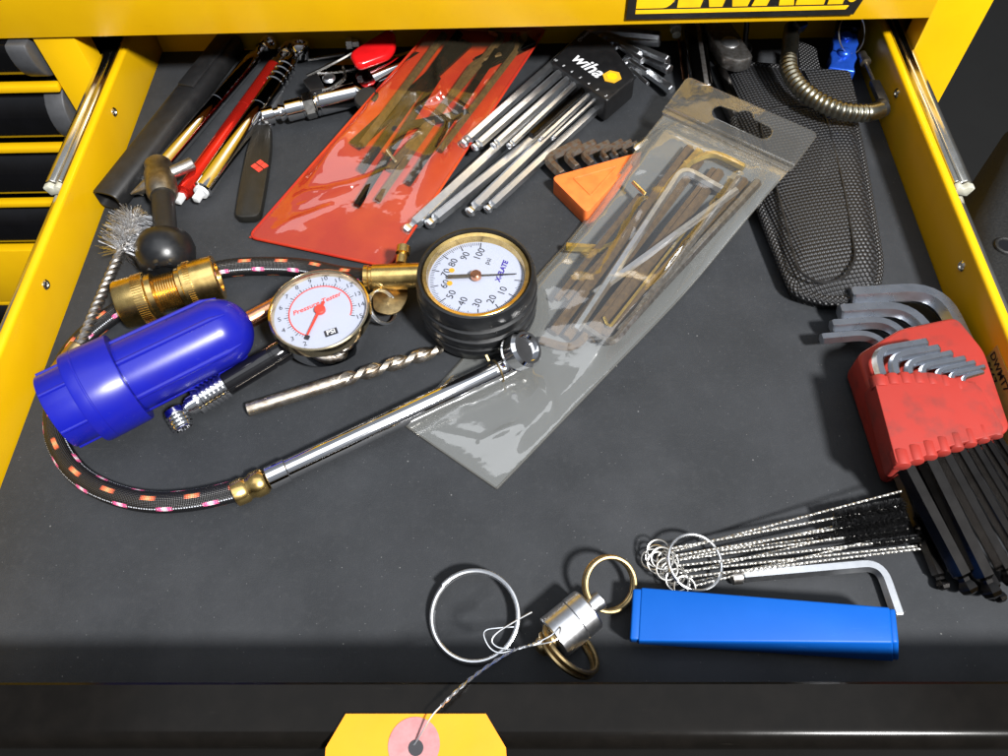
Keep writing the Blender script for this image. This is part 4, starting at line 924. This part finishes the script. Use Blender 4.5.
Cn = Cd+V((0, .0008, 0)); g = G(); tx, ty = (math.cos(R(22)), math.sin(R(22)), 0), (-math.sin(R(22)), math.cos(R(22)), 0)
def an_(v_): return -104-20.5*(v_-2)
for i in range(53):
    v_ = 2+i*.25; ln = .09 if i % 4 == 0 else .05; a_, b_ = pol(Cn, an_(v_), k*.62), pol(Cn, an_(v_), k*(.62+ln)); dd = (b_-a_).normalized(); ss = V((-dd.y, dd.x, 0))*(.00022 if i % 4 == 0 else .00013)
    g.add([a_-ss, a_+ss, b_+ss, b_-ss], [(0, 1, 2, 3)])
for v_ in range(2, 16): put_text(g, str(v_), .0042, pol(Cn, an_(v_), k*.80), tx, ty)
part(dial, 'scale_print', g, M['black_print'], flat=True)
g = G(); m_ = 60
for i in range(m_):
    a0, a1 = an_(2+13*i/m_), an_(2+13*(i+1)/m_); g.add([pol(Cn, a0, k*.60), pol(Cn, a1, k*.60), pol(Cn, a1, k*.625), pol(Cn, a0, k*.625)], [(0, 1, 2, 3)])
tx2, ty2 = (math.cos(R(29)), math.sin(R(29)), 0), (-math.sin(R(29)), math.cos(R(29)), 0)
put_text(g, 'Pressure Tester', .0044, pol(Cn, 118, k*.20), tx2, ty2, bold=.015, shear=.25); part(dial, 'red_print', g, M['red_print'], flat=True)
pc_ = pol(Cn, -62, k*.58, .0002); g = G(); X_, Y_ = V(tx), V(ty); frame_box(g, pc_, X_*.0036, Y_*.0021, V((0, 0, .0001))); bx_ = part(dial, 'unit_box', g, M['black_print'])
g = G(); put_text(g, 'PSI', .0041, pc_+V((0, 0, .0003)), tx, ty, bold=.02); part(bx_, 'unit_print', g, M['white_print'], flat=True)
g = G(); a0 = an_(2.05); dd = V((math.cos(R(a0)), math.sin(R(a0)), 0)); ss = V((-dd.y, dd.x, 0)); c_ = Cn+V((0, 0, .0014))
prism(g, [c_+dd*k*.62+ss*.0005, c_+dd*k*.62-ss*.0005, c_-dd*k*.2-ss*.0009, c_-dd*k*.2+ss*.0009], (0, 0, .0004)); part(dial, 'needle', g, M['red_print'])
g = G(); frame_box(g, pol(Cn, a0, k*.66, .0006), dd*.0012, ss*.0012, V((0, 0, .0005))); part(dial, 'stop_pin', g, M['black_print'])
g = G(); lathe(g, Cn+V((0, 0, .0004)), (0, 0, 1), [(0, .003), (.0016, .0031), (.0022, .0026)], 24); part(dial, 'hub', g, M['red_print'])
g = G(); lathe(g, c0+V((0, 0, .0212)), (0, 0, 1), [(0, k*.92), (.0006, k*.92)], 64); part(t, 'lens', g, M['lens'])
A, B = P(296, 343, .013), P(224, 386, .0095); d = (B-A).normalized(); L = (B-A).length
g = G(); lathe(g, A, d, [(0, .0060), (.001, .0066), (L*.31, .0066), (L*.315, .0061), (L*.345, .0061), (L*.35, .0066), (L, .0066)], 32); part(t, 'black_tube', g, M['gloss_black'])
g = G(); pf = [(0, .0060)]
for i in range(6): pf += [(.0006+.0019*i, .0078), (.0014+.0019*i, .0078), (.0019+.0019*i, .0070)]
Ln = mm(218, 388, .009, 31); lathe(g, B-d*.002, d, [(a*Ln/.0125, r) for a, r in pf]+[(Ln*1.02, .0076), (Ln*1.08, .0076), (Ln*1.1, .0050)], 36); part(t, 'knurled_nut', g, M['chrome'], sharp=25)
E0, E1 = B+d*(Ln-.001), P(181, 411, .0085)
g = G(); Ls = (E1-E0).length; lathe(g, E0, d, [(0, .0054), (Ls*.45, .0054), (Ls*.48, .0046), (Ls*.6, .0046), (Ls*.63, .0034), (Ls, .0034)], 24); part(t, 'chuck_stem', g, M['chrome'])
g = G(); ch = P(176, 414, .0095); cn = (P(186, 430, .006)-P(174, 410, .011)).normalized()
pf = [(0, .0030), (.001, .0050), (.003, .0056)]
for i in range(4): pf += [(.0040+.0022*i, .0060), (.0050+.0022*i, .0060), (.0056+.0022*i, .0054)]
lathe(g, ch-cn*.004, cn, pf+[(.0130, .0058), (.0132, .0044), (.010, .0042), (.0095, .0010)], 28); part(t, 'angle_chuck', g, M['chrome'], sharp=25)
# copper and clear tube stub
g = G(); A, B = P(236, 327, .012), P(284, 301, .012); lathe(g, A, B-A, [(0, .005), ((B-A).length, .005)], 20); single('copper_tube', g, M['copper'], 'copper tube stub between the blue capsule and the white dial', 'tube', P(260, 314, .006))

# --- blue plastic capsule
t = thing('plastic_capsule', 'blue plastic capsule with wide collar and domed end', 'capsule', P(150, 370, 0))
A, B = P(57, 412, .0265), P(250, 318.5, .0265); d = (B-A).normalized(); L = (B-A).length
s, u = frames([A, B])[0]
t1, t2 = L*.135, L*.36
g = G(); r0, r1, r2 = .0208, .0255, .0196
lathe(g, A, d, [(0, r0*.90), (0, r0*.985), (.0007, r0), (t1, r0), (t1+.0001, r0)], 64); cap_ = part(t, 'cap', g, M['blue_plastic'])
g = G(); lathe(g, A, d, [(t1*.985, r0*.99), (t1, r1*.985), (t1+.0010, r1), (t1+.0055, r1), (t1+.0058, r1*.992), (t1+.0064, r1*.992), (t1+.0067, r1), (t2-.001, r1*.985), (t2, r1*.97), (t2+.0002, r2*.98)], 64); part(t, 'collar', g, M['blue_plastic'], sharp=28)
g = G(); pf = [(t2-.001, r2*1.0), (L-r2*.95, r2*.975)]
for i in range(1, 13):
    a = R(90*i/12); pf.append((L-r2*.95+r2*.95*math.sin(a), r2*.975*math.cos(a)))
lathe(g, A, d, pf, 64); body = part(t, 'body', g, M['blue_plastic'], sharp=40)
for i in range(6):
    a = R(75+60*i); o_ = s*math.cos(a)+u*math.sin(a); tn = d.cross(o_)
    g = G(); q0, q1 = A+d*(t2+.0002)+o_*r2*.995, A+d*(L-r2*.55)+o_*r2*.90
    tube(g, [q0, q0+(A+d*(L-r2*.95)+o_*r2*.972-q0), q1], [.0015, .0015, .0004], 8); part(body, 'rib', g, M['blue_plastic'])
    a2 = R(20+60*i); o_ = s*math.cos(a2)+u*math.sin(a2)
    g = G(); tube(g, [A+d*.0006+o_*r0, A+d*(t1-.0002)+o_*r0], .0011, 8); part(cap_, 'rib', g, M['blue_plastic'])

# --- drill bit
t = thing('drill_bit', 'steel twist drill bit lying on the liner', 'drill bit', P(345, 380, 0))
A, B = P(247, 410, .0042), P(445, 348, .0042); d = (B-A).normalized(); L = (B-A).length; rd = .0040
g = G(); lathe(g, A, d, [(0, rd*.75), (.0006, rd), (L*.44, rd), (L*.46, rd*.96)], 32); part(t, 'shank', g, M['drill'])
s, u = frames([A, B])[0]; g = G(); n = 40; N_ = 110; vs = []; a0 = L*.445
for i in range(N_+1):
    l_ = a0+(L-a0)*i/N_; tw = 2*math.pi*(l_-a0)/.030; depth = min(1, i/14); tip = 1 if i < N_-8 else max(.02, (N_-i)/8)
    for k_ in range(n):
        th = 2*math.pi*k_/n; w_ = abs(math.cos(th)); rr_ = rd*(1-.58*depth*sm((w_-.45)/.4))
        if abs(math.sin(th)) > .9 and th: rr_ *= 1.0
        vs.append(A+d*l_+(s*math.cos(th+tw)+u*math.sin(th+tw))*rr_*tip)
g.add(vs, [(i*n+k_, i*n+(k_+1) % n, (i+1)*n+(k_+1) % n, (i+1)*n+k_) for i in range(N_) for k_ in range(n)]+[tuple(N_*n+k_ for k_ in range(n))])
part(t, 'flutes', g, M['drill'], sharp=40)

# --- big split ring
g = G(); c_ = P(475, 616, .0052); ring(g, c_, V((-.06, -.16, 1)), mm(475, 615, .005, 43.5), .00125, 1.92, .0028, 10, 64, start=2.2)
single('split_ring', g, M['satin'], 'large steel split ring lying alone near the front lip', 'ring', P(475, 616, 0))
# --- magnetic key coupler with two brass rings
t = thing('key_coupler', 'aluminium quick release key coupler with two brass rings', 'key ring', P(575, 620, 0))
A, B = P(546, 644, .011), P(597, 602, .0125); d = (B-A).normalized(); L = (B-A).length
g = G(); lathe(g, A+d*L*.14, d, [(0, .0095), (.0006, .0102), (L*.42, .0102)], 40); part(t, 'lower_half', g, M['aluminium'])
g = G(); lathe(g, A+d*L*.57, d, [(0, .0098), (.0004, .0103), (L*.27-.0008, .0103), (L*.27, .0096)], 40); part(t, 'upper_half', g, M['aluminium'])
g = G(); lathe(g, A+d*L*.83, d, [(0, .0040), (L*.13, .0040), (L*.17, .0044), (L*.24, .0044), (L*.27, .0030)], 24); part(t, 'swivel_stud', g, M['aluminium'])
g = G(); lathe(g, A-d*.005, d, [(0, .0015), (.001, .0036), (.003, .0045), (.007, .0045), (.0078, .0038), (L*.15+.005, .0038)], 24); part(t, 'lower_stud', g, M['old_brass'])
g = G(); lathe(g, P(590, 624, .0175)-V((0, 0, .0004)), (P(590, 624, .02)-P(578, 612, .0125)).normalized(), [(0, .0007), (.0006, .0007)], 10); part(t, 'pin_hole', g, M['black_print'])
g = G(); ring(g, P(609.5, 584, .012), V((.30, -.42, 1)), mm(609, 584, .012, 26.5), .00120, 1.9, .0026, 8, 56, start=4); part(t, 'brass_ring', g, M['old_brass'])
g = G(); ring(g, P(570, 648, .0125), V((.75, .62, .72)), .0142, .00125, 1.9, .0026, 8, 56); part(t, 'brass_ring', g, M['old_brass'])

# --- yellow tag and its wire
t = thing('shop_tag', 'yellow card tag with pink eyelet and twisted wire', 'tag', P(415, 735, ZF))
zt = ZF+.0012
tl, tr = P(346, 714, zt), P(486, 714, zt); ml, mr = P(326, 748, zt), P(506, 748, zt)
dn = ((ml+mr)/2-(tl+tr)/2).normalized()
pts = [tl, tr, mr, mr+dn*.085, ml+dn*.085, ml]
g = G(); prism(g, pts, (0, 0, .0006)); card = part(t, 'card', g, M['tag_card'])
e_ = P(414, 745, zt+.0006); g = G(); lathe(g, e_, (0, 0, 1), [(0, .0096), (.0003, .0096)], 32); ey_ = part(card, 'eyelet_patch', g, M['pink_paper'])
g = G(); lathe(g, e_+V((.0008, -.001, .0002)), (0, 0, 1), [(0, .0028), (.0003, .0028)], 20); part(ey_, 'eyelet_hole', g, M['black_print'])
g = G(); tube(g, smooth_path([e_+V((0, 0, .0003)), P(421, 734, ZF+.004), P(432, 716, ZF+.006), P(441, 706, ZF+.006)], 6), .00035, 6)
wp = smooth_path([P(441, 706, ZF+.006), P(462, 686, ZF+.005), P(485, 668, ZF-.005), P(512, 651, .034), P(528, 646, .030), P(541, 641, .027)], 10)
for k_ in range(2):
    fr_ = frames(wp); tube(g, [p+(fr_[i][0]*math.cos(i*.9+k_*math.pi)+fr_[i][1]*math.sin(i*.9+k_*math.pi))*.00038 for i, p in enumerate(wp)], .00036, 5)
tube(g, smooth_path([P(541, 641, .027), P(552, 635, .028), P(560, 627, .027), P(556, 640, .024), P(530, 646, .029)], 6), .00035, 6)
tube(g, smooth_path([P(514, 650, .032), P(506, 649, .033), P(497, 647, .033), P(492, 641, .033), P(497, 633, .034), P(514, 622, .036), P(532, 612, .038)], 6), .00038, 6)
tube(g, smooth_path([P(514, 650, .032), P(500, 653, .032), P(490, 648, .032), P(484, 636, .032), P(487, 630, .032), P(500, 628, .033), P(514, 627, .033)], 6), .00038, 6)
part(t, 'wire', g, M['satin'], label='twisted silver wire from the tag to the key coupler')

# --- blue box
TL, TR, BR, BL = P(641, 587, .0165), P(890, 607, .0240), P(893, 643, .0240), P(638, 641, .0165)
t = thing('blue_case', 'slim blue metal case beside the wire brushes', 'case', P(765, 620, 0))
hgt = .0135; ax_ = ((TR-TL)+(BR-BL)).normalized(); up_ = ax_.cross(((TL-BL)+(TR-BR)).normalized()).normalized(); up_ = up_ if up_.z > 0 else -up_
FL, FR = P(637, 644, .0030), P(894, 662, .0068)
g = G(); lo_ = [TL-up_*hgt, FL, FR, TR-up_*hgt]
g.add(lo_+[TL, BL, BR, TR], [(3, 2, 1, 0), (4, 5, 6, 7), (0, 1, 5, 4), (1, 2, 6, 5), (2, 3, 7, 6), (3, 0, 4, 7)]); part(t, 'case_shell', g, M['blue_box'], bevel=.0009, seg=3)
for (a0, a1, a2, a3, sg, wd) in ((TR, BR, FR, TR-up_*hgt, 1, .0030), (TL, BL, FL, TL-up_*hgt, -1, .0042)):
    cc_ = (a0+a1+a2+a3)/4; g = G(); prism(g, [cc_+(p-cc_)*.95-ax_*(sg*.0006) for p in (a0, a1, a2, a3)], ax_*(sg*wd)); part(t, 'end_cap', g, M['blue_box'], bevel=.0010, seg=3)

# --- silver L key beside it
hex_key([P(742, 576, .0036), P(880, 564, .0036), P(898, 616, .0036)], .0056, M['satin'], 'single silver L-shaped hex key lying under the blue case', bend=.009)
g = G(); A, B = P(730, 578, .0036), P(741, 576.5, .0036); lathe(g, A, B-A, [(0, .0018), (.001, .0034), ((B-A).length, .0036)], 16); single('steel_ferrule', g, M['dull_steel'], 'dark ferrule at the end of the silver L-shaped key', 'ferrule', P(735, 577, 0))

# --- ring of fine wire brushes
t = thing('wire_brush_set', 'bunch of fine twisted wire cleaning brushes on a ring', 'brush set', P(770, 550, 0))
g = G(); ring(g, P(695, 562, .0105), V((.20, -.10, 1)), mm(695, 562, .0105, 28), .0007, 1.5, .001, 8, 56); part(t, 'ring', g, M['satin'])
BS = [((666, 553), (902, 491), .006, .0200, 0, 0), ((668, 549), (905, 505), .010, .0150, .0062, .30), ((673, 556), (907, 517), .012, .0125, .0058, .32), ((678, 560), (908, 529), .008, .0090, .0042, .28),
      ((676, 566), (920, 538), .010, .0080, .0030, .20), ((682, 571), (917, 546), .006, .0060, 0, 0), ((688, 577), (920, 549), .009, .0050, 0, 0), ((671, 561), (866, 520), .0075, .0070, 0, 0),
      ((684, 573), (892, 524), .0035, .0050, .0036, .25), ((690, 583), (846, 548), .0030, .0030, 0, 0), ((664, 558), (850, 534), .0045, .0045, .0022, .2), ((694, 586), (870, 541), .0075, .0030, 0, 0)]
for i, (a, b, za, zb_, br_, fr_) in enumerate(BS):
    A, B = P(*a, za), P(*b, zb_); d = (B-A).normalized(); L = (B-A).length; g = G()
    wr_ = [.00040, .00042, .00042, .00036][i % 4]
    twisted(g, A, B, wr_*.8, .0030 if i % 2 else .0026, 5, 7)
    lp = [A-d*.0055+V((random.uniform(-.001, .001), random.uniform(-.001, .001), .0005)), V((random.uniform(-.35, .35), random.uniform(-.5, .2), 1))]
    ring(g, lp[0], lp[1], .0052, .00045, 1.0, 0, 5, 24)
    w_ = part(t, 'brush', g, M['wire'])
    if br_:
        g = G(); s, u = frames([A, B])[0]
        for k_ in range(int(1500*fr_/.3)):
            q_ = 1-fr_+fr_*.96*random.random(); an = k_*2.39996; p = A+d*(L*q_); e2 = p+(s*math.cos(an)+u*math.sin(an)+d*.25).normalized()*br_*random.uniform(.55, .68)
            if e2.z < .0004: e2.z = .0004
            bristle(g, p, e2, .00019)
        o_ = part(w_, 'bristles', g, M['black_plastic'], flat=True); o_['kind'] = 'stuff'

# --- red holder with long black ball-end keys
t = thing('hex_key_holder', 'red plastic key holder leaning against the right wall', 'key holder', P(930, 400, 0))
z2 = .036; z1 = .022
up_dir = (P(906, 440, .03)-P(872, 374, .03)).normalized()
bo = [P(u, v, z1) for u, v in ((857, 354), (900, 328), (957, 316), (985, 350), (1012, 430), (896, 470))]
bo = [V((min(p.x, .2615), p.y, 0)) for p in bo]
g = G(); prism(g, [p+V((0, 0, .003)) for p in closed_fillet(bo, .005)], (0, 0, z1-.003)); rb = part(t, 'rear_plate', g, M['red_plastic'], bevel=.002, seg=3)
fo = [P(u, v, z2) for u, v in ((873, 377), (930, 372), (979, 385), (1006, 432), (950, 446), (897, 467))]
g = G(); prism(g, [V((p.x, p.y, z1+.0004)) for p in closed_fillet(fo, .004)], (0, 0, z2-z1)); fp = part(t, 'front_plate', g, M['red_plastic'], bevel=.0022, seg=4)
for i in range(8):
    f_ = (i+.5)/8; e0 = P(873, 377, z2).lerp(P(979, 384, z2), f_)+V((0, .004*math.sin(math.pi*f_), 0)); e1 = P(897, 466, z2).lerp(P(1006, 432, z2), f_)
    for e_, sg in ((e0, -1), (e1, 1)):
        g = G(); w_ = .0042*(1-.35*f_); dd = (P(897, 467, z2)-P(873, 377, z2)).normalized()
        tube(g, [e_-dd*(.0075 if sg > 0 else .0006)+V((0, 0, -.0024)), e_+dd*(.0006 if sg > 0 else .0060)+V((0, 0, -.0024))], [w_, w_], 12); part(fp, 'socket', g, M['red_plastic'], bevel=.0006)
RB = [((850, 296), (938, 291), (968, 352), .0098), ((839, 312), (912, 308), (944, 366), .0084), ((831, 326), (893, 321), (925, 378), .0070), ((821, 339), (876, 334), (905, 380), .0060)]
longd = (P(970, 592, .028)-P(903, 470, .028)).normalized()
for i, (a, b, c, af) in enumerate(RB):
    z = .0125
    hex_key([P(*a, z), P(*b, z), P(*c, z)], af, M['satin'] if False else M['key_grey'] if 'key_grey' in M else M.setdefault('key_grey', pm('blued_steel', (.52, .55, .60), .28, 1, col2=(.44, .46, .50), vs=120, rv=.06, bump=.1, bs=1500)), ORD[i]+' dark steel short arm reaching left from the red holder', 'large keys of the red holder', bend=af*2.2)
RS = [((926, 343), (874, 352), (884, 385), .0052), ((938, 349), (890, 358), (899, 386), .0050), ((951, 354), (906, 364), (912, 386), .0042), ((964, 359), (920, 368), (926, 386), .0037), ((974, 363), (936, 372), (940, 387), .0032), ((984, 367), (950, 375), (953, 388), .0028), ((983, 372), (962, 378), (964, 388), .0022)]
for i, (a, b, c, af) in enumerate(RS):
    z = .0300
    hex_key([P(*a, z), P(*b, z), P(*c, z)], af, M['key_grey'], (ORD[i] if i < 6 else 'thinnest')+' short bent key arm on top of the red holder', 'small keys of the red holder', bend=af*1.8)
RL = [((902, 462), (971, 594), .0082, .030, .0062), ((924, 456), (994, 598), .0088, .030, .0066), ((941, 452), (1013, 585), .0072, .030, .006), ((957, 449), (1030, 575), .0064, .030, .006), ((971, 444), (1040, 560), .0056, .030, .006), ((984, 440), (1050, 545), .0050, .030, .006), ((996, 437), (1055, 530), .0042, .030, .006), ((899, 474), (945, 590), .0060, .012, .0035), ((921, 466), (1003, 602), .0060, .012, .0035)]
for i, (a, b, af, za, zb_) in enumerate(RL):
    A, B = P(*a, za-.002), P(*b, zb_)
    if B.x > .256: B = B.lerp(A, (B.x-.256)/max(1e-6, B.x-A.x))
    hex_key([B, A], af, M['black_oxide'], (['first', 'second', 'third', 'fourth', 'fifth', 'sixth', 'seventh'][i]+' long black rod of the red holder counted from the wire brushes') if i < 7 else ['low black rod under the red holder nearest the wire brushes', 'low black rod under the red holder below the second long rod'][i-7], ('long rods of the red holder', 'low rods of the red holder')[i > 6], ball=True)
